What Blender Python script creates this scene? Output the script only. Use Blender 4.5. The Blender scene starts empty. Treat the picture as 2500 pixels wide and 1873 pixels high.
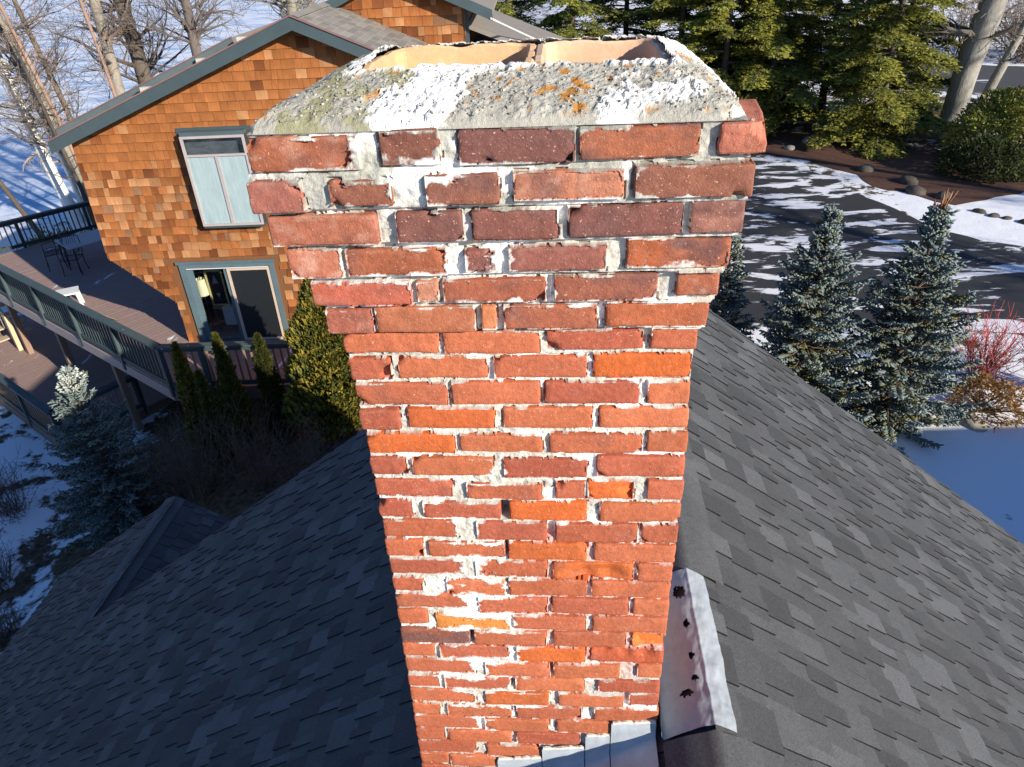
import bpy, math, random
import numpy as np
from mathutils import Matrix, Vector
R_ = math.radians
SC = bpy.context.scene
COL = SC.collection

# ------------------------------------------------------------------ camera
CAM = np.array([0.1022, -1.3524, 0.8052])
CR = np.array([0.99712, 0.062585, -0.042835])
CU = np.array([0.003164, 0.529985, 0.848001])
CF = np.array([-0.075774, 0.845694, -0.528261])
cd = bpy.data.cameras.new('camera'); cam = bpy.data.objects.new('camera', cd); COL.objects.link(cam)
cam.matrix_world = Matrix(((CR[0], CU[0], -CF[0], CAM[0]), (CR[1], CU[1], -CF[1], CAM[1]), (CR[2], CU[2], -CF[2], CAM[2]), (0, 0, 0, 1)))
cd.sensor_width = 36.0; cd.lens = 36.0 * 1763 / 2500; cd.clip_start = 0.05; cd.clip_end = 6000
SC.camera = cam
# ------------------------------------------------------------------ sky, sun, exposure
SUND = np.array([-0.716, 0.590, -0.374])            # direction the sunlight travels
SUN_EL = math.asin(0.374)
w = bpy.data.worlds.new('World'); SC.world = w; w.use_nodes = True
nt = w.node_tree; nt.nodes.clear()
wo = nt.nodes.new('ShaderNodeOutputWorld'); bg = nt.nodes.new('ShaderNodeBackground'); sk = nt.nodes.new('ShaderNodeTexSky')
sk.sky_type = 'NISHITA'; sk.sun_disc = False; sk.sun_elevation = SUN_EL
sk.sun_rotation = math.atan2(-SUND[0], -SUND[1])
sk.air_density = 1.0; sk.dust_density = 0.3; sk.ozone_density = 4.0
bg.inputs[1].default_value = 0.076
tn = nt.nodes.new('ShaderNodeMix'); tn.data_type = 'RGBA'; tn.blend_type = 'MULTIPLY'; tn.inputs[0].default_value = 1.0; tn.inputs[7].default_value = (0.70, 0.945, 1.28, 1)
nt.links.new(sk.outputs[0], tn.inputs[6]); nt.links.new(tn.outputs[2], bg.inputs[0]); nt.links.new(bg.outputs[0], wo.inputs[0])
sd = bpy.data.lights.new('sun', 'SUN'); sd.energy = 5.0; sd.angle = R_(0.53); sd.color = (1.0, 0.92, 0.79)
so = bpy.data.objects.new('sun', sd); COL.objects.link(so); so.location = (20, -20, 20)
so.rotation_euler = Vector(SUND).to_track_quat('-Z', 'Y').to_euler()
SC.view_settings.view_transform = 'Standard'; SC.view_settings.look = 'None'
SC.view_settings.exposure = 0.55; SC.view_settings.gamma = 1.0
SC.render.engine = 'CYCLES'

# ------------------------------------------------------------------ numpy noise
def _hash(ix, iy, iz, seed):
    n = (ix.astype(np.int64) * 374761393 + iy.astype(np.int64) * 668265263 + iz.astype(np.int64) * 2147483629 + seed * 1274126177) & 0xffffffff
    n = ((n ^ (n >> 13)) * 1274126177) & 0xffffffff
    n = ((n ^ (n >> 16)) * 2246822519) & 0xffffffff
    return ((n ^ (n >> 15)) & 0xffffff) / float(0xffffff)
def vn(x, y, z=0.0, seed=0):
    x, y, z = np.broadcast_arrays(np.asarray(x, float), np.asarray(y, float), np.asarray(z, float))
    fx, fy, fz = np.floor(x), np.floor(y), np.floor(z)
    ux, uy, uz = x - fx, y - fy, z - fz
    ux, uy, uz = ux * ux * (3 - 2 * ux), uy * uy * (3 - 2 * uy), uz * uz * (3 - 2 * uz)
    o = 0
    for i in (0, 1):
        for j in (0, 1):
            for k in (0, 1):
                wgt = (ux if i else 1 - ux) * (uy if j else 1 - uy) * (uz if k else 1 - uz)
                o = o + wgt * _hash(fx + i, fy + j, fz + k, seed)
    return o
def fbm(x, y, z=0.0, octv=4, seed=0):
    o = 0; a = 0.5; t = 0
    for i in range(octv):
        o = o + a * vn(x * 2 ** i, y * 2 ** i, z * 2 ** i, seed + i * 17); t += a; a *= 0.5
    return o / t
def sst(a, b, x):
    t = np.clip((x - a) / (b - a), 0, 1); return t * t * (3 - 2 * t)
def pix(P):
    d = np.atleast_2d(P) - CAM; Z = d @ CF
    Zs = np.where(Z > 0.05, Z, 0.05)
    return np.stack([512 + 722.1 * (d @ CR) / Zs, 383.5 - 722.1 * (d @ CU) / Zs, Z], 1)

# ------------------------------------------------------------------ mesh helpers
class Acc:
    def __init__(s): s.V = []; s.Q = []; s.T = []; s.C = []; s.n = 0
    def add(s, V, F, C):
        V = np.asarray(V, float).reshape(-1, 3); F = np.asarray(F, int)
        if len(V) == 0: return
        C = np.asarray(C, float)
        if C.ndim == 1: C = np.tile(C[:3], (len(V), 1))
        (s.Q if F.shape[1] == 4 else s.T).append(F + s.n)
        s.V.append(V); s.C.append(C[:, :3]); s.n += len(V)
    def face(s, F, base):
        F = np.asarray(F, int); (s.Q if F.shape[1] == 4 else s.T).append(F + base)
    def mesh(s, name, smooth=False):
        V = np.concatenate(s.V); C = np.concatenate(s.C)
        Q = np.concatenate(s.Q) if s.Q else np.zeros((0, 4), int); T = np.concatenate(s.T) if s.T else np.zeros((0, 3), int)
        me = bpy.data.meshes.new(name)
        me.vertices.add(len(V)); me.vertices.foreach_set('co', V.ravel())
        L = np.concatenate([Q.ravel(), T.ravel()]); nq, ntr = len(Q), len(T)
        me.loops.add(len(L)); me.loops.foreach_set('vertex_index', L)
        me.polygons.add(nq + ntr)
        st = np.concatenate([np.arange(nq) * 4, nq * 4 + np.arange(ntr) * 3])
        me.polygons.foreach_set('loop_start', st)
        me.update(calc_edges=True)
        ca = me.color_attributes.new('Col', 'FLOAT_COLOR', 'POINT')
        ca.data.foreach_set('color', np.hstack([C, np.ones((len(C), 1))]).ravel())
        me.polygons.foreach_set('use_smooth', np.full(nq + ntr, bool(smooth)))
        return me
BOXF = np.array([[0, 1, 3, 2], [4, 6, 7, 5], [0, 4, 5, 1], [2, 3, 7, 6], [0, 2, 6, 4], [1, 5, 7, 3]])
BOXC = np.array([[i, j, k] for i in (-1, 1) for j in (-1, 1) for k in (-1, 1)], float)
def rotz(a): c, s = math.cos(a), math.sin(a); return np.array([[c, -s, 0], [s, c, 0], [0, 0, 1.0]])
def box(A, c, h, col, M=None):
    V = BOXC * np.asarray(h, float)
    if M is not None: V = V @ np.asarray(M).T
    A.add(V + np.asarray(c, float), BOXF[:, ::-1], col)
def bar(A, p0, p1, wx, wz, col, up=(0, 0, 1)):
    p0 = np.asarray(p0, float); p1 = np.asarray(p1, float); d = p1 - p0; L = np.linalg.norm(d); d = d / L
    s = np.cross(d, up); s /= np.linalg.norm(s); u = np.cross(s, d)
    box(A, (p0 + p1) / 2, (L / 2, wx / 2, wz / 2), col, np.stack([d, s, u], 1))
def tube(A, pts, rad, n=8, col=(1, 1, 1), cap=True):
    pts = np.asarray(pts, float); m = len(pts); rad = np.broadcast_to(np.asarray(rad, float), (m,))
    t = np.gradient(pts, axis=0); t /= np.linalg.norm(t, axis=1)[:, None] + 1e-9
    ref = np.array([0, 0, 1.0]) if abs(t[:, 2]).mean() < 0.8 else np.array([1.0, 0, 0])
    s = np.cross(t, ref); s /= np.linalg.norm(s, axis=1)[:, None]; u = np.cross(s, t)
    a = np.linspace(0, 2 * math.pi, n, endpoint=False)
    V = pts[:, None] + rad[:, None, None] * (np.cos(a)[None, :, None] * s[:, None] + np.sin(a)[None, :, None] * u[:, None])
    i, j = np.meshgrid(np.arange(m - 1), np.arange(n), indexing='ij')
    F = np.stack([i * n + j, i * n + (j + 1) % n, (i + 1) * n + (j + 1) % n, (i + 1) * n + j], -1).reshape(-1, 4)
    C = np.asarray(col, float)
    if C.ndim == 2: C = np.repeat(C, n, axis=0)
    b = A.n; A.add(V.reshape(-1, 3), F, C)
    if cap and n >= 3:
        k = np.arange(1, n - 1)
        A.face(np.stack([0 * k, k + 1, k], 1), b); A.face(np.stack([0 * k, k, k + 1], 1) + (m - 1) * n, b)
def segs(A, P0, P1, R0, R1, n, C):
    P0, P1 = np.asarray(P0, float), np.asarray(P1, float); R0, R1 = np.asarray(R0, float), np.asarray(R1, float)
    d = P1 - P0; d = d / (np.linalg.norm(d, axis=1)[:, None] + 1e-9)
    ref = np.where(np.abs(d[:, 2:3]) < 0.85, np.array([[0, 0, 1.0]]), np.array([[1.0, 0, 0]]))
    s = np.cross(d, ref); s /= np.linalg.norm(s, axis=1)[:, None]; u = np.cross(s, d)
    a = np.linspace(0, 2 * math.pi, n, endpoint=False)
    ring = np.cos(a)[None, :, None] * s[:, None] + np.sin(a)[None, :, None] * u[:, None]
    V = np.concatenate([P0[:, None] + R0[:, None, None] * ring, P1[:, None] + R1[:, None, None] * ring], 1)
    j = np.arange(n); F1 = np.stack([j, (j + 1) % n, n + (j + 1) % n, n + j], 1)
    F = (np.arange(len(P0))[:, None, None] * 2 * n + F1[None]).reshape(-1, 4)
    C = np.asarray(C, float)
    if C.ndim == 2: C = np.repeat(C, 2 * n, axis=0)
    A.add(V.reshape(-1, 3), F, C)
def gridmesh(A, G, C, mask=None, flip=False):
    ny, nx = G.shape[:2]
    i, j = np.meshgrid(np.arange(ny - 1), np.arange(nx - 1), indexing='ij')
    F = np.stack([i * nx + j, i * nx + j + 1, (i + 1) * nx + j + 1, (i + 1) * nx + j], -1)
    F = F[mask] if mask is not None else F.reshape(-1, 4)
    if flip: F = F[:, ::-1]
    A.add(G.reshape(-1, 3), F, C.reshape(-1, 3) if np.ndim(C) > 1 else C)
def leafs(A, P, D, N, L, W, C):
    P, D, N = [np.asarray(q, float) for q in (P, D, N)]
    D = D / (np.linalg.norm(D, axis=1)[:, None] + 1e-9)
    S = np.cross(D, N); S /= np.linalg.norm(S, axis=1)[:, None] + 1e-9
    L = np.broadcast_to(np.asarray(L, float), (len(P),))[:, None]; W = np.broadcast_to(np.asarray(W, float), (len(P),))[:, None]
    V = np.stack([P, P + D * L * 0.45 + S * W * 0.5, P + D * L, P + D * L * 0.45 - S * W * 0.5], 1)
    F = np.arange(len(P))[:, None] * 4 + np.arange(4)[None]
    C = np.asarray(C, float)
    if C.ndim == 2: C = np.repeat(C, 4, axis=0)
    A.add(V.reshape(-1, 3), F, C)

# ------------------------------------------------------------------ objects
def link(name, me, mat):
    o = bpy.data.objects.new(name, me); COL.objects.link(o)
    if me is not None and mat is not None: me.materials.append(mat)
    return o
def tag(o, label=None, cat=None, group=None, kind=None):
    if label: o['label'] = label
    if cat: o['category'] = cat
    if group: o['group'] = group
    if kind: o['kind'] = kind
    return o
def thing(name, loc, label, cat, group=None):
    o = bpy.data.objects.new(name, None); COL.objects.link(o); o.location = loc; o.empty_display_size = 0.2
    return tag(o, label, cat, group)
def part(parent, name, A, mat, smooth=False, label=None, kind=None):
    me = A.mesh(name, smooth) if isinstance(A, Acc) else A
    o = link(name, me, mat); o.parent = parent
    if parent.type == 'EMPTY': o.matrix_parent_inverse = Matrix.Translation(-parent.location)
    return tag(o, label, None, None, kind)
def solo(name, A, mat, label=None, cat=None, smooth=False, group=None, kind=None):
    return tag(link(name, A.mesh(name, smooth), mat), label, cat, group, kind)

# ------------------------------------------------------------------ materials
def mat(name, col=(1, 1, 1), attr=True, noise=((6, 0.25),), rough=0.85, bump=(), spec=0.3, metal=0.0, stretch=(1, 1, 1), specks=None, sub=None):
    m = bpy.data.materials.new(name); m.use_nodes = True; t = m.node_tree; t.nodes.clear(); N = t.nodes.new; Lk = t.links.new
    out = N('ShaderNodeOutputMaterial'); p = N('ShaderNodeBsdfPrincipled'); Lk(p.outputs[0], out.inputs[0])
    p.inputs['Roughness'].default_value = rough; p.inputs['Specular IOR Level'].default_value = spec; p.inputs['Metallic'].default_value = metal
    tc = N('ShaderNodeTexCoord'); mp = N('ShaderNodeMapping'); Lk(tc.outputs['Object'], mp.inputs[0]); mp.inputs['Scale'].default_value = stretch
    if attr:
        a = N('ShaderNodeAttribute'); a.attribute_name = 'Col'; c = a.outputs['Color']
        if tuple(col) != (1, 1, 1):
            x = N('ShaderNodeMix'); x.data_type = 'RGBA'; x.blend_type = 'MULTIPLY'; x.inputs[0].default_value = 1
            Lk(c, x.inputs[6]); x.inputs[7].default_value = (*col, 1); c = x.outputs[2]
    else:
        r = N('ShaderNodeRGB'); r.outputs[0].default_value = (*col, 1); c = r.outputs[0]
    for sc, am in noise:
        n = N('ShaderNodeTexNoise'); n.inputs['Scale'].default_value = sc; n.inputs['Detail'].default_value = 5; n.inputs['Roughness'].default_value = 0.65
        Lk(mp.outputs[0], n.inputs['Vector'])
        r = N('ShaderNodeMapRange'); r.inputs['From Min'].default_value = 0.25; r.inputs['From Max'].default_value = 0.75
        r.inputs['To Min'].default_value = 1 - am; r.inputs['To Max'].default_value = 1 + am; Lk(n.outputs[0], r.inputs[0])
        x = N('ShaderNodeVectorMath'); x.operation = 'SCALE'; Lk(c, x.inputs[0]); Lk(r.outputs[0], x.inputs['Scale']); c = x.outputs[0]
    if specks:
        sc, th, sm, scol = specks
        n = N('ShaderNodeTexNoise'); n.inputs['Scale'].default_value = sc; n.inputs['Detail'].default_value = 3; Lk(mp.outputs[0], n.inputs['Vector'])
        r = N('ShaderNodeMapRange'); r.inputs['From Min'].default_value = th; r.inputs['From Max'].default_value = th + sm; Lk(n.outputs[0], r.inputs[0])
        x = N('ShaderNodeMix'); x.data_type = 'RGBA'; Lk(r.outputs[0], x.inputs[0]); Lk(c, x.inputs[6]); x.inputs[7].default_value = (*scol, 1); c = x.outputs[2]
    Lk(c, p.inputs['Base Color'])
    nrm = None
    for sc, st, ds in bump:
        n = N('ShaderNodeTexNoise'); n.inputs['Scale'].default_value = sc; n.inputs['Detail'].default_value = 4; Lk(mp.outputs[0], n.inputs['Vector'])
        b = N('ShaderNodeBump'); b.inputs['Strength'].default_value = st; b.inputs['Distance'].default_value = ds; Lk(n.outputs[0], b.inputs['Height'])
        if nrm is not None: Lk(nrm, b.inputs['Normal'])
        nrm = b.outputs[0]
    if nrm is not None: Lk(nrm, p.inputs['Normal'])
    if sub:
        tr = N('ShaderNodeBsdfTranslucent'); Lk(c, tr.inputs[0]); mx = N('ShaderNodeMixShader'); mx.inputs[0].default_value = sub
        Lk(p.outputs[0], mx.inputs[1]); Lk(tr.outputs[0], mx.inputs[2]); Lk(mx.outputs[0], out.inputs[0])
    return m
M = {}
M['brick'] = mat('brick', noise=((14, 0.16), (70, 0.20), (420, 0.22)), rough=0.92, bump=((90, 0.45, 0.005), (380, 0.6, 0.002)), spec=0.12, specks=(230, 0.655, 0.07, (0.60, 0.37, 0.27)))
M['mortar'] = mat('mortar', noise=((25, 0.10), (160, 0.10), (600, 0.10)), rough=0.95, bump=((130, 0.5, 0.004), (500, 0.5, 0.002)), spec=0.1, specks=(240, 0.72, 0.04, (0.16, 0.15, 0.13)))
M['crown'] = mat('crown', noise=((30, 0.10), (180, 0.18), (600, 0.14)), rough=0.95, bump=((100, 0.5, 0.005), (420, 0.6, 0.003)), spec=0.1, specks=(260, 0.69, 0.05, (0.12, 0.115, 0.10)))
M['clay'] = mat('clay', noise=((9, 0.14), (80, 0.08)), rough=0.85, bump=((70, 0.3, 0.003),), spec=0.2, specks=(130, 0.73, 0.03, (0.10, 0.06, 0.04)))
M['roof'] = mat('asphalt_shingle', noise=((3, 0.10), (40, 0.10), (150, 0.40), (500, 0.5)), rough=0.93, bump=((900, 0.6, 0.002),), spec=0.25)
M['lead'] = mat('lead', noise=((8, 0.12), (30, 0.10)), rough=0.6, bump=((14, 0.35, 0.01), (60, 0.25, 0.003)), spec=0.4, metal=0.0)
M['cedar'] = mat('cedar', noise=((5, 0.14), (30, 0.16)), rough=0.85, bump=((40, 0.4, 0.004),), spec=0.2, stretch=(5, 5, 0.7))
M['trim'] = mat('green_trim', noise=((3, 0.12), (40, 0.10)), rough=0.6, spec=0.35, specks=(7, 0.735, 0.015, (0.50, 0.46, 0.36)))
M['paint'] = mat('paint', noise=((6, 0.08), (60, 0.06)), rough=0.6, spec=0.35)
M['deckwood'] = mat('deck_board', noise=((1.5, 0.10), (25, 0.10)), rough=0.8, spec=0.25)
M['oldroof'] = mat('old_shingle', noise=((2, 0.10), (60, 0.14)), rough=0.95, spec=0.15)
M['bark'] = mat('bark', noise=((4, 0.18), (30, 0.22)), rough=0.95, bump=((14, 0.6, 0.03),), spec=0.1, stretch=(1, 1, 0.3))
M['birch'] = mat('birch', noise=((3, 0.08), (20, 0.10)), rough=0.85, spec=0.2, stretch=(1, 1, 3), specks=(2.6, 0.66, 0.03, (0.05, 0.045, 0.04)))
M['twig'] = mat('twig', noise=((6, 0.15),), rough=0.9, spec=0.15)
M['needle'] = mat('needle', noise=((2.2, 0.18), (30, 0.15)), rough=0.7, spec=0.25, sub=0.12)
M['leaf'] = mat('leaf', noise=((1.2, 0.15), (20, 0.12)), rough=0.6, spec=0.3, sub=0.36)
M['iron'] = mat('iron', noise=((10, 0.1),), rough=0.5, spec=0.4)
M['stone'] = mat('stone', noise=((5, 0.2), (40, 0.15)), rough=0.9, bump=((12, 0.5, 0.03),), spec=0.2)

# ================================================================== CHIMNEY
rng = np.random.default_rng(7); random.seed(7)
PRJ = {1: .072, 2: .079, 3: .067, 4: .052, 5: .035, 6: .0205, 7: .004}
BR={
1:[(-469,-265,454,519),(-225,-120,462,526),(-86,119,460,521),(126,330,465,518),(366,439,468,519)],
2:[(-481,-379,381,441),(-329,-212,392,440),(-152,-17,390,446),(9,204,396,447),(222,428,395,453)],
3:[(-462,-252,314,372),(-216,-92,315,375),(-73,86,317,376),(106,314,320,382),(327,423,324,385)],
4:[(-445,-338,240,300),(-327,-129,244,298),(-93,-33,250,293),(-9,178,248,300),(216,409,253,310)],
5:[(-418,-210,170,223),(-199,-155,178,222),(-145,60,176,225),(78,280,175,231),(316,400,185,242)],
6:[(-405,-303,96,155),(-296,-89,100,160),(-74,-43,106,161),(-27,164,105,160),(181,387,108,169)],
7:[(-382,-172,40,90),(-162,44,38,92),(60,263,45,92),(278,374,45,101)],
8:[(-381,-286,-31,24),(-271,-71,-28,27),(-57,145,-27,28),(160,368,-26,33)],
9:[(-376,-166,-97,-40),(-156,43,-96,-37),(54,262,-96,-38),(279,372,-94,-38)],
10:[(-378,-284,-168,-112),(-265,-62,-163,-107),(-44,160,-163,-107),(174,374,-160,-105)],
11:[(-372,-162,-236,-179),(-149,46,-230,-182),(61,274,-234,-181),(286,378,-229,-175)],
12:[(-374,-282,-304,-251),(-270,-74,-303,-250),(-50,150,-308,-252),(171,378,-304,-241)],
13:[(-371,-178,-370,-319),(-144,43,-377,-328),(74,145,-373,-322),(152,262,-374,-317),(294,380,-373,-318)],
14:[(-373,-284,-437,-383),(-259,-64,-441,-390),(-42,150,-449,-385),(181,379,-448,-388)],
15:[(-370,-177,-507,-450),(-128,51,-518,-452),(73,278,-517,-457),(288,379,-517,-458)],
16:[(-373,-273,-575,-517),(-260,-60,-575,-524),(-50,152,-586,-524),(172,377,-587,-526)],
17:[(-371,-170,-641,-585),(-140,51,-648,-592),(64,274,-656,-594),(284,375,-655,-594)],
18:[(-373,-289,-711,-657),(-224,-66,-722,-663),(-55,153,-718,-654),(165,374,-721,-662)],
19:[(-373,-170,-773,-718),(-141,47,-791,-732),(59,267,-789,-728),(280,376,-788,-728)],
20:[(-375,-290,-845,-784),(-268,-60,-859,-801),(-49,153,-855,-800),(172,375,-857,-797)],
21:[(-377,-176,-922,-861),(-164,43,-929,-866),(60,266,-925,-864),(282,375,-922,-863)],
22:[(-378,-283,-981,-924),(-269,-66,-992,-928),(-46,152,-997,-935),(165,375,-991,-928)],
23:[(-378,-172,-1056,-993),(-141,51,-1071,-1000),(60,254,-1069,-1005),(303,374,-1055,-998)],
24:[(-380,-283,-1124,-1071),(-269,-70,-1135,-1076),(-54,152,-1132,-1072),(190,374,-1128,-1076)],
25:[(-382,-180,-1200,-1138),(-150,45,-1208,-1140),(73,271,-1202,-1141),(284,373,-1188,-1132)],
26:[(-382,-292,-1263,-1211),(-274,-72,-1276,-1210),(-57,144,-1272,-1209),(182,376,-1270,-1208)],
27:[(-383,-179,-1334,-1266),(-159,42,-1344,-1276),(67,238,-1338,-1274)],
28:[(-385,-290,-1406,-1337),(-281,-77,-1413,-1336),(-63,142,-1413,-1343)],
29:[(-386,-194,-1471,-1403),(-162,15,-1485,-1415)],
30:[(-387,-292,-1536,-1471),(-287,-130,-1552,-1479)],
31:[(-390,-199,-1614,-1541),(-180,-6,-1628,-1555)],
}
chim = thing('brick_chimney', (0, 0.27, -1.5), 'tall old red brick chimney with corbelled top, cracked crown and patchy white mortar', 'chimney')
DK = np.array([.165, .078, .066]); OR = np.array([.50, .150, .068]); RD = np.array([.385, .100, .060]); PK = np.array([.44, .15, .10]); OG = np.array([.60, .140, .038])
BC = {(1, 0): ((.33, .105, .045), .55, .35), (1, 1): ((.21, .07, .05), .1, .4), (1, 2): ((.185, .066, .056), .05, .5), (1, 3): ((.36, .10, .055), .1, .75), (1, 4): ((.46, .13, .085), .25, .2),
      (2, 0): ((.33, .10, .075), .3, .3), (2, 1): ((.27, .085, .055), .1, .4), (2, 2): ((.26, .085, .056), .1, .5), (2, 3): ((.46, .15, .09), .5, .5), (2, 4): ((.26, .085, .055), .12, .35),
      (3, 0): ((.36, .10, .06), .55, .25), (3, 1): ((.21, .072, .058), .1, .5), (3, 2): ((.22, .072, .058), .1, .5), (3, 3): ((.21, .07, .058), .1, .6), (3, 4): ((.33, .12, .09), .3, .6),
      (4, 0): ((.45, .13, .08), .8, .1), (4, 1): ((.33, .085, .045), .3, .3), (4, 2): ((.24, .075, .06), .3, .4), (4, 3): ((.28, .085, .065), .3, .4), (4, 4): ((.40, .11, .04), .2, .7),
      (5, 0): ((.44, .11, .055), .35, .2), (5, 1): ((.46, .16, .10), .5, .1), (5, 2): ((.33, .085, .05), .3, .4), (5, 3): ((.30, .085, .055), .2, .5), (5, 4): ((.38, .10, .055), .6, .3),
      (6, 0): ((.34, .09, .06), .3, .3), (6, 3): ((.36, .095, .055), .2, .45), (6, 4): ((.40, .095, .045), .3, .2),
      (8, 3): (tuple(OG * .9), .1, .05), (10, 1): ((.52, .125, .042), .05, .05), (11, 0): ((.54, .128, .038), .05, .05), (13, 3): (tuple(OG), .05, .05), (14, 2): ((.56, .128, .035), .05, .05),
      (16, 2): ((.50, .125, .04), .05, .05), (17, 2): ((.56, .14, .042), .1, .3), (20, 1): ((.66, .245, .06), .05, 0), (21, 3): ((.62, .17, .042), .1, .1), (21, 0): ((.30, .10, .06), .2, .6),
      (22, 2): ((.57, .135, .036), .05, .05), (22, 3): ((.44, .10, .045), .1, .3), (25, 1): ((.50, .13, .045), .05, .1)}
def brick_topo(nx, ny, nz):
    ids = {}; P = []; F = []
    def vid(i, j, k):
        if (i, j, k) not in ids: ids[(i, j, k)] = len(P); P.append((i, j, k))
        return ids[(i, j, k)]
    for i in range(nx):
        for k in range(nz):
            F.append([vid(i, 0, k), vid(i + 1, 0, k), vid(i + 1, 0, k + 1), vid(i, 0, k + 1)])
            F.append([vid(i, ny, k), vid(i, ny, k + 1), vid(i + 1, ny, k + 1), vid(i + 1, ny, k)])
    for i in range(nx):
        for j in range(ny):
            F.append([vid(i, j, 0), vid(i, j + 1, 0), vid(i + 1, j + 1, 0), vid(i + 1, j, 0)])
            F.append([vid(i, j, nz), vid(i + 1, j, nz), vid(i + 1, j + 1, nz), vid(i, j + 1, nz)])
    for j in range(ny):
        for k in range(nz):
            F.append([vid(0, j, k), vid(0, j, k + 1), vid(0, j + 1, k + 1), vid(0, j + 1, k)])
            F.append([vid(nx, j, k), vid(nx, j + 1, k), vid(nx, j + 1, k + 1), vid(nx, j, k + 1)])
    P = np.array(P, float)
    def warp(t, n, e):
        u = t / n; r = np.where(u <= 0, 0, np.where(u >= 1, 1, e + (u - 1 / n) / (1 - 2 / n) * (1 - 2 * e))); return r * 2 - 1
    return np.stack([warp(P[:, 0], nx, .02), warp(P[:, 1], ny, .04), warp(P[:, 2], nz, .07)], 1), np.array(F)
BP, BF = brick_topo(20, 4, 9)
def brick_mesh(A, x0, x1, y0, y1, z0, z1, col, eff, dark, seed, chips=(), rot=0.0, rough=1.0):
    h = np.array([(x1 - x0) / 2, (y1 - y0) / 2, (z1 - z0) / 2]); c = np.array([(x0 + x1) / 2, (y0 + y1) / 2, (z0 + z1) / 2])
    r = 0.0035 + 0.003 * random.random()
    p = BP * h; q = np.clip(p, -(h - r), h - r); d = p - q; L = np.linalg.norm(d, axis=1)[:, None]
    p = q + np.where(L > 1e-9, d / np.maximum(L, 1e-9), 0) * np.minimum(L, r)
    W = p + c
    # uneven sides
    e = 0.0014 * rough
    W[:, 0] += (fbm(W[:, 1] * 30, W[:, 2] * 60, W[:, 0] * 8, 3, seed) - .5) * 3.2 * e * np.sign(BP[:, 0]) * (np.abs(BP[:, 0]) > .9)
    W[:, 2] += (fbm(W[:, 0] * 28, W[:, 1] * 20, W[:, 2] * 20, 3, seed + 3) - .5) * 3.2 * e * (np.abs(BP[:, 2]) > .9) + (fbm(W[:, 0] * 7, 0 * W[:, 0], 0, 2, seed + 9) - .5) * .004
    W[:, 1] += (fbm(W[:, 0] * 40, W[:, 2] * 40, 0, 3, seed + 5) - .5) * 0.0035 * rough
    for (cx, cz, cr) in chips:
        cp = np.array([x0 + (x1 - x0) * cx, y0, z0 + (z1 - z0) * cz])
        dd = W - cp; dist = np.linalg.norm(dd, axis=1); cr2 = cr * (0.75 + .5 * fbm(W[:, 0] * 60, W[:, 2] * 60, 0, 2, seed))
        k = np.clip(1 - dist / cr2, 0, 1)[:, None]
        W += (c - W) * np.array([.35, 1, .5]) * k * 0.42
    if rot:
        Rz = rotz(rot); W = (W - c) @ Rz.T + c
    col = np.asarray(col, float)
    n1 = fbm(W[:, 0] * 16, W[:, 2] * 30, W[:, 1] * 16, 3, seed + 21)
    C = np.tile(col, (len(W), 1))
    k = (sst(.62 - .35 * dark, .82 - .25 * dark, n1) * min(1, dark * 1.5))[:, None]; C = C * (1 - k) + DK * k
    n2 = fbm(W[:, 0] * 60, W[:, 2] * 60, W[:, 1] * 40, 3, seed + 41); edge = np.maximum(np.abs(BP[:, 0]) ** 6 * .5, np.abs(BP[:, 2]) ** 3)
    k = (np.clip(sst(.60, .80, n2 + .12 * edge + .18 * eff - .06) * eff * 0.55, 0, .55))[:, None]; C = C * (1 - k) + np.array([.60, .38, .29]) * k
    C *= (0.9 + .2 * n1)[:, None]
    A.add(W, BF, C)
def brick_color(k, i):
    if (k, i) in BC: c, e, d = BC[(k, i)]; return np.array(c), e, d
    t = random.random()
    c = OR * (1 - t) + RD * t
    if k >= 15 and random.random() < .3: c = c * .9 + OG * .1
    c = c * (0.9 + .2 * random.random())
    return c, .08 + .12 * random.random(), .25 * random.random() if random.random() < .6 else .05
XL = {}; XR = {}; ZM = {}
nb = 0; bricks_side = Acc(); BCOLS = []
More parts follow.
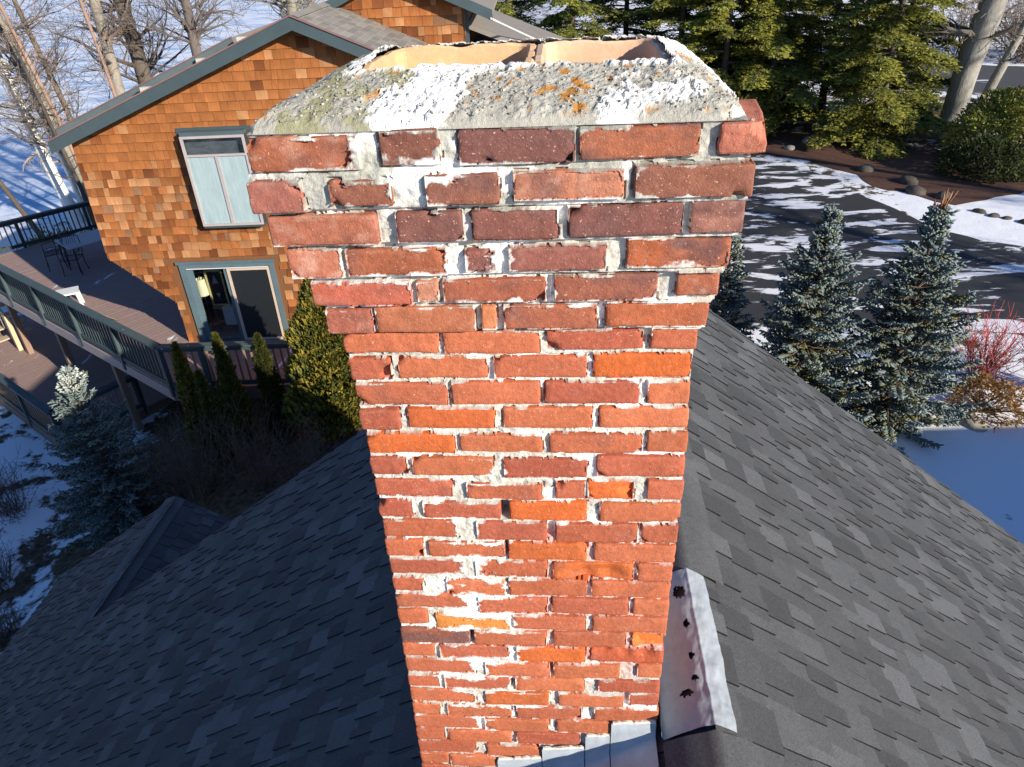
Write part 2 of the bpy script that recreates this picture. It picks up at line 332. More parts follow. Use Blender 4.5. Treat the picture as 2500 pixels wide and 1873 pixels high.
for k, L in BR.items():
    pj = PRJ.get(k, 0.0); XL[k] = L[0][0] / 1000; XR[k] = max(L[-1][1] / 1000, .374) if k > 1 else .425
    ZM[k] = np.mean([(b[2] + b[3]) / 2000 for b in L])
    for i, (a, b, z0, z1) in enumerate(L):
        a, b, z0, z1 = a / 1000, b / 1000, z0 / 1000, z1 / 1000
        zm = (z0 + z1) / 2; hh = min((z1 - z0) / 2, .0302); z0, z1 = zm - hh, zm + hh
        c, e, dk = brick_color(k, i)
        if k <= 6: c = np.array(c) * (np.array([1.0, 1.22, 1.18]) if (k, i) not in ((1, 0), (4, 4), (5, 0)) else np.array([1.0, 1.06, 1.3]))
        BCOLS.append(np.array(c)); endb = (i == 0 or i == len(L) - 1)
        dep = .205 if (endb and b - a < .13) else .1
        chips = []
        if random.random() < .35: chips.append((random.choice([0, 1]), random.choice([0, 1]), .012 + .012 * random.random()))
        if k <= 3 and random.random() < .5: chips.append((random.random(), random.choice([0, 1]), .014))
        if (k, i) == (22, 3): chips += [(.15, .9, .05), (.45, .95, .035), (.75, .8, .03)]
        if (k, i) == (21, 3): chips += [(.5, .6, .05), (.9, .2, .03)]
        if (k, i) == (17, 2): chips += [(.4, .3, .05), (.7, .4, .05)]
        if (k, i) == (8, 0): chips += [(1, .2, .03)]
        if (k, i) == (13, 3): chips += [(1, .5, .035)]
        rough = 1.0
        off = rng.normal(0, .0012)
        if (k, i) == (1, 4): chips = [(1, .95, .03)]; rough = 1.6; off = .006; a, b = .372, .452
        if (k, i) == (1, 0): chips += [(1, 0, .05)]
        A = Acc()
        brick_mesh(A, a, b, -pj - off, -pj - off + dep, z0, z1, c, e, dk, k * 31 + i * 7, chips, rot=(-.10 if (k, i) == (1, 4) else rng.normal(0, .004)), rough=rough)
        part(chim, 'brick', A, M['brick'], smooth=((k, i) != (1, 4))); nb += 1
    # sides and back of this course
    hdr = (L[0][1] - L[0][0]) < 130; zm = ZM[k]; yb = .54 + pj
    def sb(x0, x1, y0, y1):
        c, e, dk = brick_color(99, 0); c = c * (.75 if k < 5 else 1)
        j = rng.normal(0, .0015, 3)
        box(bricks_side, ((x0 + x1) / 2 + j[0], (y0 + y1) / 2 + j[1], zm + j[2]), ((x1 - x0) / 2, (y1 - y0) / 2, .0285), c)
    for s in (0, 1):
        hs = ((L[0][1] - L[0][0]) if s == 0 else (L[-1][1] - L[-1][0])) < 130
        y = -pj + (.217 if hs else .112)
        while y < yb - .12:
            e_ = min(y + .2, yb - .112) if y + .31 > yb - .1 else y + .2
            if e_ - y < .04: break
            if s == 0: sb(XL[k], XL[k] + .095, y, e_)
            else: sb(XR[k] - .095, XR[k], y, e_)
            y = e_ + .012
    x = XL[k]; first = hdr
    while x < XR[k] - .03:
        e_ = min(x + (.1 if first else .2), XR[k]); first = False
        sb(x, e_, yb - .1, yb); x = e_ + .012
part(chim, 'brick_course', bricks_side, M['brick'], kind='stuff')
# mortar core (sides, back) and relief mortar of the front face
core = Acc(); MORT = np.array([.62, .60, .54])
for k in BR:
    pj = PRJ.get(k, 0.0)
    ztop = ZM[k] + .0345 if k > 1 else .516
    box(core, ((XL[k] + XR[k]) / 2, (.54 - 0) / 2 + .045 - pj * 0, (ZM[k] - .0345 + ztop) / 2), ((XR[k] - XL[k]) / 2 - .007, (.54 + 2 * pj) / 2 - .057 - pj * .0, (ztop - ZM[k] + .0345) / 2), MORT)
part(chim, 'mortar_core', core, M['mortar'])
kz = np.array(sorted(BR)); zmid = np.array([ZM[k] for k in kz])[::-1]
pk_ = np.array([PRJ.get(k, 0.) for k in kz])[::-1]; xl_ = np.array([XL[k] for k in kz])[::-1]; xr_ = np.array([XR[k] for k in kz])[::-1]
def stepz(arr, z):      # piecewise constant per course, quick ramp at the joint
    i = np.clip(np.searchsorted(zmid, z) - 1, 0, len(zmid) - 2); t = (z - zmid[i]) / (zmid[i + 1] - zmid[i])
    t = sst(.455, .545, t); return arr[i] * (1 - t) + arr[i + 1] * t
NZ, NX = 700, 290
zg = np.linspace(-1.62, .523, NZ); sg = np.linspace(0, 1, NX)
xlz = stepz(xl_, zg) + .004; xrz = stepz(xr_, zg) - .004
X = xlz[:, None] + (xrz - xlz)[:, None] * sg[None]; Z = np.repeat(zg[:, None], NX, 1)
SDF = np.full(X.shape, 9.0)
BID = np.zeros(X.shape, int); q = 0
for k, L in BR.items():
    for i, (a, b, z0, z1) in enumerate(L):
        q += 1; zm = (z0 + z1) / 2000; hh = min((z1 - z0) / 2000, .0302)
        r0, r1 = np.searchsorted(zg, [zm - .075, zm + .075])
        dx = np.abs(X[r0:r1] - (a + b) / 2000) - (b - a) / 2000; dz = np.abs(Z[r0:r1] - zm) - hh
        s = np.where((dx > 0) & (dz > 0), np.hypot(dx, dz), np.maximum(dx, dz))
        m_ = s < SDF[r0:r1]; SDF[r0:r1] = np.where(m_, s, SDF[r0:r1]); BID[r0:r1] = np.where(m_, q, BID[r0:r1])
g = lambda x0, z0, sx, sz: np.exp(-((X - x0) / sx) ** 2 - ((Z - z0) / sz) ** 2)
Wt = -.16 + .0 * X
Wt += .85 * g(-.15, -.70, .16, .30) + .7 * g(-.14, -1.15, .15, .25) + .5 * g(.22, -1.12, .12, .12) + .5 * g(-.05, -.27, .13, .06)
Wt += .45 * sst(.05, .16, Z) * (1 - sst(.26, .33, Z)) + .40 * sst(.36, .42, Z) + .5 * g(-.33, .42, .09, .035) + .45 * g(-.02, .30, .06, .05) + .4 * g(.23, -.04, .06, .03) + .4 * g(.10, -.20, .06, .03) + .35 * g(-.33, -.055, .12, .03)
Wt += .6 * g(-.245, .47, .05, .05) + .5 * g(-.12, .45, .05, .06) + .5 * g(.22, .43, .05, .05) + .45 * g(.30, -.60, .05, .02) + .55 * g(.34, .25, .05, .04)
n_s = fbm(X * 22, Z * 48, 0, 5, 101); n_f = fbm(X * 130, Z * 160, 0, 3, 102)
inside = np.maximum(-SDF, 0); wid = .004 + .018 * np.clip(Wt, 0, 1.2)
S = Wt * .55 + (n_s - .52) * 3.2 + (n_f - .5) * .9 - inside / wid
S = np.where((X > .362) & (Z > .455), -1, S); film = (S > -.40) & (SDF < 0); smear = sst(-.35, .45, S + (fbm(X * 260, Z * 260, 0, 2, 109) - .5) * .5) * (SDF < 0)
jn = fbm(X * 70, Z * 70, 0, 4, 103); big = fbm(X * 14, Z * 14, 0, 3, 104)
lower = sst(-.5, -.8, Z) * sst(-.05, .05, X)
hj = -.0085 - .0045 * sst(-.02, .2, Z) + (jn - .5) * .008 + (big - .5) * .005 - .0012 * lower
gapn = fbm(X * 45, Z * 45, 3.3, 3, 105)
hj = np.where((SDF < .0045) & (gapn > .60), hj - .008, hj)          # cracks where mortar parted from the brick
hin = np.where(film, .0003 + .0020 * smear + (jn - .5) * .0014 + (n_f - .5) * .0010, -.018)
hgt = np.where(SDF >= 0, hj + sst(.2, .7, Wt) * .0035, hin)
for (x0, x1, z0, z1, dp) in ((-.064, -.043, -.446, -.386, .06), (-.060, -.051, -.578, -.522, .05), (-.176, -.165, -.925, -.865, .05), (-.285, -.276, -.573, -.535, .03), (.062, .071, .176, .226, .022),
                             (.051, .068, -.505, -.455, .02), (.050, .060, -1.05, -1.005, .03), (-.069, -.055, -1.12, -1.085, .03), (-.165, -.16, .04, .085, .012), (-.262, -.254, .33, .372, .02)):
    jit = (fbm(X * 90, Z * 90, 1.0, 2, 106) - .5) * .006
    hgt = np.where((X + jit > x0) & (X + jit < x1) & (Z + jit > z0) & (Z + jit < z1), -dp, hgt)
Y = -stepz(pk_, zg)[:, None] - hgt
white = np.array([.84, .82, .77]); grey = np.array([.40, .395, .34]); beige = np.array([.56, .53, .46]); pink = np.array([.66, .43, .37])
nW = fbm(X * 12, Z * 16, 7.7, 4, 107)
up = sst(.27, .40, Z)
kw = np.clip(sst(.46, .68, nW + .10 * np.clip(Wt, 0, 1) + .12 * smear) * (1 - .2 * up) + .25 * smear, 0, 1)
greym = np.clip(up * sst(.62, .40, nW) + .9 * g(-.34, .425, .035, .028), 0, 1)
kp = sst(-.42, -.5, Z) * sst(-1.12, -.98, Z) * sst(-.06, .02, X + (nW - .5) * .15) * (1 - .6 * sst(.5, .62, nW))
Cm_ = beige[None, None] * (1 - kw[..., None]) + white * kw[..., None]
Cm_ = Cm_ * (1 - greym[..., None] * .95) + grey * greym[..., None] * .95
Cm_ = Cm_ * (1 - kp[..., None]) + pink * kp[..., None]
bcol = np.array(BCOLS)[np.clip(BID - 1, 0, len(BCOLS) - 1)]; fa = np.where(SDF < 0, smear, 1.0)[..., None]; Cm_ = bcol * (1 - fa) + Cm_ * fa
Cm_ *= (.94 + .12 * jn)[..., None]
A = Acc(); gridmesh(A, np.stack([X, Y, Z], -1), Cm_)
part(chim, 'mortar', A, M['mortar'], smooth=False)
# a few lumps of mortar squeezed out of the top joints
# ---- crown
xl, xr, yf, yb = -.463, .412, -.066, .605
NXc, NYc = 300, 226
xs = np.linspace(xl, xr, NXc); ys = np.concatenate([yf + np.linspace(0, .006, 10), np.linspace(yf + .0085, yb, NYc - 10)]); Xc, Yc = np.meshgrid(xs, ys)
wob = (fbm(Xc * 9, Yc * 9, 0, 3, 201) - .5)
e = np.minimum.reduce([Xc - xl, xr - Xc, Yc - yf, yb - Yc, (xr - Xc + Yc - yf) * .7071 - .03 + wob * .02, (Xc - xl + Yc - yf) * .7071 - .008]); e2 = np.maximum(e, 0)
fx0, fx1, fy0, fy1 = -.305, .305, .118, .448
fd = np.maximum(np.maximum(fx0 - Xc, Xc - fx1), np.maximum(fy0 - Yc, Yc - fy1)); fdp = np.maximum(fd, 0)
t = e2 / (e2 + fdp + 1e-4)
Zc = .5235 + .009 * (1 - np.exp(-e2 / .010)) + .062 * t ** .72 + wob * .012 * np.clip(e2 / .03, 0, 1)
nW = fbm(Xc * 20, Yc * 20, 0, 4, 202); nF = fbm(Xc * 90, Yc * 90, 0, 4, 203)
bnd = (fbm(Xc * 15, Yc * 15, 4, 4, 204) - .5) + (fbm(Xc * 45, (Yc - yf) * 300, 4, 3, 208) - .5) * .5 * np.exp(-((Yc - yf) / .012) ** 2)
wa = np.minimum(Xc - (-.235 + .45 * Yc), (-.085 + .55 * Yc) - Xc) + bnd * .10
wb = np.minimum(np.minimum(Xc - .16, .40 - Xc), np.minimum(Yc + .08, .07 - Yc)) + bnd * .16 - .022
wc = Xc - .335 + bnd * .16 - .03
wd = .05 - np.hypot(np.maximum(-Xc - .30, 0), (Yc - .30) * .35) + bnd * .1
wf = .03 - np.abs(fd) + bnd * .05
fin = (nF - .5) * .05
WM = np.maximum.reduce([sst(-.008, .022, wa + fin), sst(-.004, .03, wb + fin) * .85, sst(0, .03, wc + fin) * .9, sst(0, .03, wd + fin) * .9, sst(0, .02, wf - .012 + fin) * .8])
Zc += WM * .0045 * np.clip(e2 / .01, 0, 1) + (nF - .5) * .009 * np.clip(e2 / .01, .2, 1) + WM * (nF - .5) * .002
crk = np.abs(fbm(Xc * 11, Yc * 13, 9, 3, 205) - .5)
Zc = np.where((crk < .011) & (WM > .2), Zc - .006, Zc)
rim = np.clip(e / .006, 0, 1); Zc = np.where(rim < 1, .5225 + (Zc - .5225) * rim ** .55, Zc); offc = (e < -.006)
grc = np.array([.40, .38, .32]); grn = np.array([.27, .26, .13]); lich = np.array([.46, .21, .05]); wh = np.array([.84, .82, .77])
Cc = np.tile(grc, (*Xc.shape, 1)) * (.8 + .4 * nW)[..., None]
k = (sst(.50, .66, nW + .25 * np.exp(-((Xc + .31) / .10) ** 2) - .06))[..., None] * (Xc < -.1)[..., None] * .8; Cc = Cc * (1 - k) + grn * k
k = (sst(.56, .66, fbm(Xc * 50, Yc * 50, 0, 3, 206) + .20 * np.exp(-((Xc - .115) / .035) ** 2) + .08 * np.exp(-((Xc - .30) / .10) ** 2 - ((Yc - .2) / .12) ** 2) - .125) * sst(.004, .02, e))[..., None]; Cc = Cc * (1 - k) + lich * k
Cc = Cc * (1 - WM[..., None]) + wh * WM[..., None] * (.92 + .16 * nF)[..., None]
fc = (fd[:-1, :-1] < -.004) & (fd[1:, 1:] < -.004)
A = Acc(); gridmesh(A, np.stack([Xc, Yc, Zc], -1), Cc, mask=~(fc | offc[:-1, :-1]))
# underside of the crown slab
A.add([(xl, yf, .5222), (xr, yf, .5222), (xr, yb, .5222), (xl, yb, .5222)], [[0, 3, 2, 1]], grc)
part(chim, 'crown', A, M['crown'], smooth=False)
pebbles = Acc()
for _ in range(800):
    x = random.uniform(xl + .01, xr - .01); y = random.uniform(yf + .01, .11); i = int(np.searchsorted(ys, y)); j = int((x - xl) / (xr - xl) * (NXc - 1))
    if WM[i, j] > .5 and random.random() < .6: continue
    r = random.uniform(.0009, .0026); box(pebbles, (x, y, Zc[i, j] + r * .2), (r, r * .8, r * .7), np.array([.42, .40, .34]) * random.uniform(.6, 1.25), rotz(random.random() * 3))
part(chim, 'crown_grit', pebbles, M['crown'], kind='stuff')
# ---- clay flue tiles
def flue(x0, x1, y0, y1, seed, col, lipf):
    n = 160; a = np.linspace(0, 4, n, endpoint=False)
    def ring(x0, x1, y0, y1, rc):
        P = []
        for t in a:
            s = int(t); f = t - s
            c = [(x0, y0), (x1, y0), (x1, y1), (x0, y1)]; p, q = np.array(c[s]), np.array(c[(s + 1) % 4]); v = p + (q - p) * f
            ctr = np.clip(v, [x0 + rc, y0 + rc], [x1 - rc, y1 - rc]); d = v - ctr; L = np.linalg.norm(d)
            P.append(ctr + d / L * rc if L > rc else v)
        return np.array(P)
    o = ring(x0 - .02, x1 + .02, y0 - .02, y1 + .02, .035); i_ = ring(x0, x1, y0, y1, .028)
    front = np.exp(-((a - .5) / .33) ** 4); zt = .592 + (fbm(a * 6, 0 * a, 0, 4, seed) - .5) * .012 - front * lipf * (.4 + .9 * fbm(a * 9, 0 * a, 2., 3, seed + 5))
    zt += .002 * (np.abs(a - 2.5) < .55)
    A = Acc(); V = []
    for P, z in ((o, .50 + 0 * zt), (o, zt - .004), ((o * .8 + i_ * .2), zt), (o * .25 + i_ * .75, zt + .001), (i_, zt - .004), (i_, .575 + 0 * zt), (i_, .55 + 0 * zt), (i_, .30 + 0 * zt), (i_, -.3 + 0 * zt)):
        V.append(np.column_stack([P, z]))
    V = np.array(V); m = len(V); ii, jj = np.meshgrid(np.arange(m - 1), np.arange(n), indexing='ij')
    F = np.stack([ii * n + jj, ii * n + (jj + 1) % n, (ii + 1) * n + (jj + 1) % n, (ii + 1) * n + jj], -1).reshape(-1, 4)
    C = np.tile(np.asarray(col), (m * n, 1)) * (.85 + .3 * fbm(V.reshape(-1, 3)[:, 0] * 18, V.reshape(-1, 3)[:, 1] * 18, V.reshape(-1, 3)[:, 2] * 18, 3, seed))[:, None]
    C[-2 * n:] = (.03, .025, .02)
    A.add(V.reshape(-1, 3), F, C)
    part(chim, 'flue_tile', A, M['clay'], smooth=False)
flue(-.285, .020, .138, .43, 301, (.70, .43, .23), .010)
flue(.058, .288, .138, .43, 305, (.68, .45, .29), .016)
# ---- lead flashing
RX, RZ, MLs, MRs = .54, -1.235, .70, .77
def zroof(x): return np.where(x < RX, RZ - MLs * (RX - x), RZ - MRs * (x - RX))
NL, NV = 90, 110
yy = np.linspace(-.035, .585, NV); uu = np.linspace(0, 1, NL)
Uu, Vy = np.meshgrid(uu, yy)
xe = .612 - .012 * np.abs(Vy - .3)
a0 = .20                                             # first part stands up against the chimney side
xs_ = np.where(Uu < a0, .383 + .010 * (Uu / a0) ** 3, .393 + (Uu - a0) / (1 - a0) * (xe - .393))
crv = .012 * np.exp(-((xs_ - RX) / .025) ** 2)
zs_ = zroof(xs_) - crv + .034
zs_ = np.where(Uu < a0, zroof(.393) + .034 + .075 * ((a0 - Uu) / a0) ** 1.3, zs_)
wr = (fbm(Uu * 7, Vy * 18, 0, 4, 401) - .5)
zs_ += wr * .012 * np.clip((Uu - .1) * 4, 0, 1); xs2 = xs_ + wr * .006 + (fbm(Uu * 3, Vy * 40, 0, 2, 402) - .5) * .006 * (Uu < .3)
holes = ((.500, .482, .021, .030), (.506, .34, .011, .017), (.504, .21, .010, .013), (.503, .128, .013, .010), (.473, .084, .019, .014))
ho = np.zeros(Uu.shape, bool)
for hx, hy, rx, ry in holes:
    jit = (fbm(Uu * 40, Vy * 90, 0, 3, 403) - .5) * 1.6
    q_ = ((xs_ - hx) / rx) ** 2 + ((Vy - hy) / ry) ** 2; ho |= (q_ + jit < .9) & (q_ < 2)
A = Acc(); gridmesh(A, np.stack([xs2, Vy, zs_], -1), np.tile(np.array([.34, .37, .39]), (*Uu.shape, 1)), mask=~ho[:-1, :-1])
part(chim, 'lead_sheet', A, M['lead'], smooth=True, label='crumpled lead sheet with torn holes folded over the ridge')
for (x0, x1, zt0, zt1) in ((.236, .372, -1.276, -1.262), (.157, .233, -1.348, -1.338), (.019, .154, -1.424, -1.408), (-.128, .016, -1.491, -1.473), (-.27, -.131, -1.56, -1.545), (-.383, -.273, -1.64, -1.62)):
    A = Acc(); n = 14; xx = np.linspace(x0, x1, n); rows_ = []
    zt = np.linspace(zt0, zt1, n); zb = zroof(xx) + .032
    for t in (0, .02, .35, .7, 1):
        rows_.append(np.column_stack([xx, -.009 - .004 * t + (fbm(xx * 30, np.full(n, t * 3), 0, 2, 405) - .5) * .006 + (.006 if t == 0 else 0), zt * (1 - t) + zb * t]))
    for d_ in (.03, .075, .095):
        rows_.append(np.column_stack([xx, np.full(n, -.013 - d_), zroof(xx) + .032 + (fbm(xx * 25, np.full(n, d_ * 30), 0, 2, 407) - .5) * .008]))
    gridmesh(A, np.array(rows_)[::-1], np.array([.40, .44, .48]))
    sf = part(chim, 'step_flashing', A, M['lead'], smooth=True)
    B = Acc(); xx2 = np.linspace(x0 + .004, x1 - .002, 16); zz2 = np.interp(xx2, [x0, x1], [zt0, zt1]) + .003 + (fbm(xx2 * 60, 0 * xx2, 0, 2, 409) - .5) * .006; tube(B, np.column_stack([xx2, np.full(16, -.004), zz2]), .0035 + .004 * vn(xx2 * 90, 0 * xx2, 0, 410), 6, (.74, .70, .58)); part(sf, 'sealant', B, M['mortar'])

# ================================================================== MAIN HOUSE (roof under the chimney)
GZ = -7.0
house = thing('shingled_house', (0.5, 0, GZ), 'house with dark grey asphalt shingle gable roof carrying the brick chimney', 'house')
def slope_tabs(x_ridge, z_ridge, sgn, m, s_len, ya_f, yb_f, seed, lum):
    """laminated shingles laid course by course; returns list of pieces (verts 8, colour)"""
    rg = np.random.default_rng(seed); E = .143; L = math.sqrt(1 + m * m)
    dn = np.array([sgn / L, 0, -m / L]); al = np.array([0, 1., 0]); nm = np.array([sgn * m / L, 0, 1 / L]); P0 = np.array([x_ridge, 0, z_ridge])
    out = []; base = []
    nC = int(s_len / E) + 1
    for c in range(nC):
        sb = (c + 1) * E; st = sb - E - .03
        if c == 0: st = .0
        ya, yb = ya_f(sb), yb_f(sb)
        hb = .006 + rg.normal(0, .0004)
        y = ya - rg.random() * .9
        while y < yb:
            e = min(y + .98, yb); y0 = max(y, ya)
            if e - y0 > .02: base.append((y0, e - .0015, st, sb, hb, .0005, lum * (.86 + .2 * rg.random())))
            y += .98
        y = ya - rg.random() * .3
        while y < yb:
            wd = rg.choice([.05, .065, .08, .10, .12, .15, .18]) * (.9 + .2 * rg.random()); gp = rg.choice([.04, .055, .075, .10, .13]) * (.9 + .2 * rg.random())
            y0, y1 = max(y, ya), min(y + wd, yb)
            if y1 - y0 > .02: out.append((y0, y1, st, sb, hb + .0075 + rg.random() * .002, .0045, lum * (.68 + .78 * rg.random() ** 1.5)))
            y += wd + gp
    def verts(t, sk=.007):
        y0, y1, st, sb, h1, h0, lu = t
        k = min(sk, (y1 - y0) * .2)
        V = []
        for (yy, ss, hh) in ((y0, st, h0), (y1, st, h0), (y1 - k, sb, h1), (y0 + k, sb, h1), (y0, st, h0 - .006), (y1, st, h0 - .006), (y1 - k, sb, h1 - .008), (y0 + k, sb, h1 - .008)):
            V.append(P0 + dn * ss + al * yy + nm * hh)
        return np.array(V)
    return [(verts(t), t[6]) for t in out], [(verts(t, .0005), t[6]) for t in base]
TABF = np.array([[0, 1, 2, 3], [3, 2, 6, 7], [0, 3, 7, 4], [1, 5, 6, 2]])
EDGE = np.array([.014, .014, .015]); TF2 = np.array([[0, 1, 2, 3], [4, 5, 6, 7], [8, 9, 10, 11], [12, 13, 14, 15]])
def tab(A, V, c, edge=EDGE, flip=False):      # granule face on top, bare asphalt on the cut edges
    W = np.concatenate([V[[0, 1, 2, 3]], V[[3, 2, 6, 7]], V[[0, 3, 7, 4]], V[[1, 5, 6, 2]]]); c = np.asarray(c, float)
    C = np.concatenate([np.tile(c, (4, 1)) if c.ndim == 1 else c, np.tile(edge, (12, 1))]); A.add(W, TF2[:, ::-1] if flip else TF2, C)
def tint(l, rg): return np.array([.985, 1.0, 1.02]) * l
lx = lambda s: RX - s / math.sqrt(1 + MLs ** 2)
lyb = lambda s: (5.2 if lx(s) < -4.75 else 3.72 - .42 * ((RX - lx(s)) / 5.3) ** 1.6)
chimcut = []
pieces = []; bases = []
a_, b_ = slope_tabs(RX, RZ, -1, MLs, 8.75, lambda s: -3.2, lyb, 11, .086); pieces += a_; bases += b_
a_, b_ = slope_tabs(RX, RZ, 1, MRs, 9.0, lambda s: -3.2, lambda s: 3.86 - .05 * s, 12, .086); pieces += a_; bases += b_
# far wing behind the left slope: its right-hand slope
WX, WZ = -4.77, float(zroof(-4.77))
a_, b_ = slope_tabs(WX, WZ, 1, .62, 2.4, lambda s: 3.0, lambda s: 5.25, 13, .086); pieces += a_; bases += b_
def vis(V):
    p = pix(V.mean(0)); q = pix(V)
    if p[0, 2] < .2 or not (-20 < p[0, 0] < 1044 and -20 < p[0, 1] < 787): return 0
    n = np.cross(V[1] - V[0], V[3] - V[0]); 
    if abs(np.dot(n, CAM - V[0])) < 1e-9: return 0
    x, y = q[:4, 0], q[:4, 1]; ar = abs(sum(x[i] * y[(i + 1) % 4] - x[(i + 1) % 4] * y[i] for i in range(4))) / 2
    # hidden behind the chimney face
    if p[0, 1] > 130 and 300 + .07 * p[0, 1] < p[0, 0] < 720 - .055 * (p[0, 1]) and V[:, 1].mean() > 0: return 0
    return ar
order = sorted(range(len(pieces)), key=lambda i: -vis(pieces[i][0])); sel = set(order[:300])
rg = np.random.default_rng(5)
A = Acc()
for V, l in bases: tab(A, V, tint(l, rg))
deck_ = Acc()
def quad(A, pts, col): A.add(np.array(pts, float), [[0, 1, 2, 3]], col)
zl = lambda x: float(zroof(x)) - .02
for x0, x1, yb0, yb1 in ((RX, -4.77, 3.70, 3.28), (-4.77, -6.62, 5.18, 5.18)):
    quad(deck_, [(x0, -3.2, zl(x0)), (x0, yb0, zl(x0)), (x1, yb1, zl(x1)), (x1, -3.2, zl(x1))], (.05, .05, .05))
quad(deck_, [(RX, -3.2, zl(RX)), (RX + 7.1, -3.2, zl(RX + 7.1)), (RX + 7.1, 3.36, zl(RX + 7.1)), (RX, 3.80, zl(RX))], (.05, .05, .05))
quad(deck_, [(WX, 2.9, WZ - .02), (WX + 2.0, 2.9, WZ - .02 - 1.24), (WX + 2.0, 5.2, WZ - .02 - 1.24), (WX, 5.2, WZ - .02)], (.04, .04, .04))
roof = part(house, 'roof', deck_, M['roof'])
o = part(roof, 'shingle_course', A, M['roof'], kind='stuff')
A = Acc()
for i, (V, l) in enumerate(pieces):
    if i in sel:
        B = Acc(); tab(B, V, tint(l, rg)); part(roof, 'shingle', B, M['roof'])
    else: tab(A, V, tint(l, rg))
part(roof, 'shingle_tab', A, M['roof'], kind='stuff')
# ridge caps
def ridge_cap(y0, y1, xc, zc, ml, mr, lift, lum, wl=.15):
    B = Acc(); n = 13; t = np.linspace(-wl, wl, n); rows_ = []
    for yy, h in ((y0, lift), (y1, lift + .007)):
        z = np.where(t < 0, zc + ml * t, zc - mr * t) + h; z -= .026 * np.exp(-(t / .065) ** 2)
        rows_.append(np.column_stack([xc + t, np.full(n, yy), z + .034]))
    r = np.array(rows_); dn_ = r.copy(); dn_[:, :, 2] -= .006
    gridmesh(B, r, tint(lum, rg)); gridmesh(B, np.array([dn_[0], r[0]]), tint(lum, rg)); gridmesh(B, np.array([r[1], dn_[1]]), tint(lum, rg))
    for e in (0, n - 1): B.add([r[0, e], r[1, e], dn_[1, e], dn_[0, e]], [[0, 1, 2, 3]], tint(lum, rg))
    part(roof, 'ridge_cap', B, M['roof'], smooth=True)
yy_ = -.05
while yy_ > -1.6: ridge_cap(yy_ - .15, yy_, RX, RZ, MLs, MRs, .004, .08 + .03 * random.random()); yy_ -= .145
yy_ = .6
while yy_ < 3.7: ridge_cap(yy_, yy_ + .15, RX, RZ, MLs, MRs, .004, .08 + .03 * random.random()); yy_ += .145
yy_ = 3.05
while yy_ < 5.2: ridge_cap(yy_, yy_ + .15, WX, WZ, MLs, .62, .0, .095 + .02 * random.random(), .13); yy_ += .145
# rake boards and walls below
B = Acc()
bar(B, (RX, 3.70, RZ - .16), (-4.77, 3.2, zl(-4.77) - .14), .03, .2, (.10, .11, .11)); bar(B, (RX, 3.72, RZ - .18), (RX + 7.0, 3.28, zl(RX + 7.0) - .16), .03, .2, (.10, .11, .11))
bar(B, (WX, 5.14, WZ - .13), (-6.6, 5.14, zl(-6.6) - .11), .03, .2, (.60, .58, .54)); bar(B, (WX, 5.14, WZ - .13), (WX + 2.0, 5.14, WZ - 1.37), .03, .2, (.60, .58, .54))
part(house, 'rake_board', B, M['paint'])
B = Acc(); wc = (.45, .43, .40)
def prism(A, poly_xz, y0, y1, col):
    n = len(poly_xz); V = [(x, y0, z) for x, z in poly_xz] + [(x, y1, z) for x, z in poly_xz]
    b = A.n; A.add(V, [[i, (i + 1) % n, n + (i + 1) % n, n + i] for i in range(n)], col)
    for k in range(1, n - 1): A.face([[0, k + 1, k]], b); A.face([[n, n + k, n + k + 1]], b)
prism(B, [(-6.2, -9.4), (-6.2, zl(-6.2) - .06), (RX, RZ - .12), (7.0, zl(7.0) - .06), (7.0, -9.4)], -3.0, 3.15, wc)
prism(B, [(-6.2, -9.4), (-6.2, zl(-6.2) - .06), (WX, WZ - .12), (WX + 1.8, WZ - 1.22), (WX + 1.8, -9.4)], 3.16, 4.95, wc)
part(house, 'wall', B, M['paint'])

# ================================================================== GROUND
def hz(x, y):
    x = np.asarray(x, float); y = np.asarray(y, float)
    z = GZ - 2.1 * sst(-3.5, -10.5, x)
    shore = sst(27, 33.5, y + 3 * (fbm(x * .12, y * .12, 0, 3, 501) - .5)) * sst(-3, -10, x + .25 * (y - 30))
    z = z * (1 - shore) + (-10.35) * shore
    z = z + (fbm(x * .5, y * .5, 0, 3, 502) - .5) * .35 * sst(-3, -7, x) * (1 - shore)
    return z
def sheet(x0, x1, y0, y1, st, lift=0.0, fn=hz):
    xs = np.arange(x0, x1 + st / 2, st); ys = np.arange(y0, y1 + st / 2, st); X, Y = np.meshgrid(xs, ys); return X, Y, fn(X, Y) + lift
A = Acc()
def cover(X, Y):       # how much snow lies where (1 = closed cover)
    s = .62 + .0 * X
    s = np.where(X < -3, .56 + .10 * sst(-9, -14, X), s)
    s = np.where((X < -2) & (Y < 15), .50 + .16 * sst(-8.5, -12, X), s)
    s = np.where((X < -7) & (Y < 7.5), .58, s)
    s = s - .30 * np.exp(-((X + 5.5) / 3.0) ** 2 - ((Y - 9) / 3.0) ** 2)
    s = np.where((X > 4) & (Y < 12.5), .755, s)
    s = s - .14 * (np.exp(-((Y - 33) / 5) ** 2) * (X > -4))
    s = np.where((X > 10.8) & (Y > 14) & (Y < 23), .80, s)
    return s
for (x0, x1, y0, y1, st) in ((-40, 45, -30, 62, .5), (-240, -40, -30, 62, 6), (45, 245, -30, 62, 6), (-240, 245, 62, 300, 6), (-240, 245, -230, -30, 6)):
    X, Y, Z = sheet(x0, x1, y0, y1, st); c = cover(X, Y)
    gridmesh(A, np.stack([X, Y, Z], -1), np.stack([c, c, c], -1))
mg = bpy.data.materials.new('snowy_ground'); mg.use_nodes = True; t = mg.node_tree; p = t.nodes['Principled BSDF']; N = t.nodes.new; Lk = t.links.new
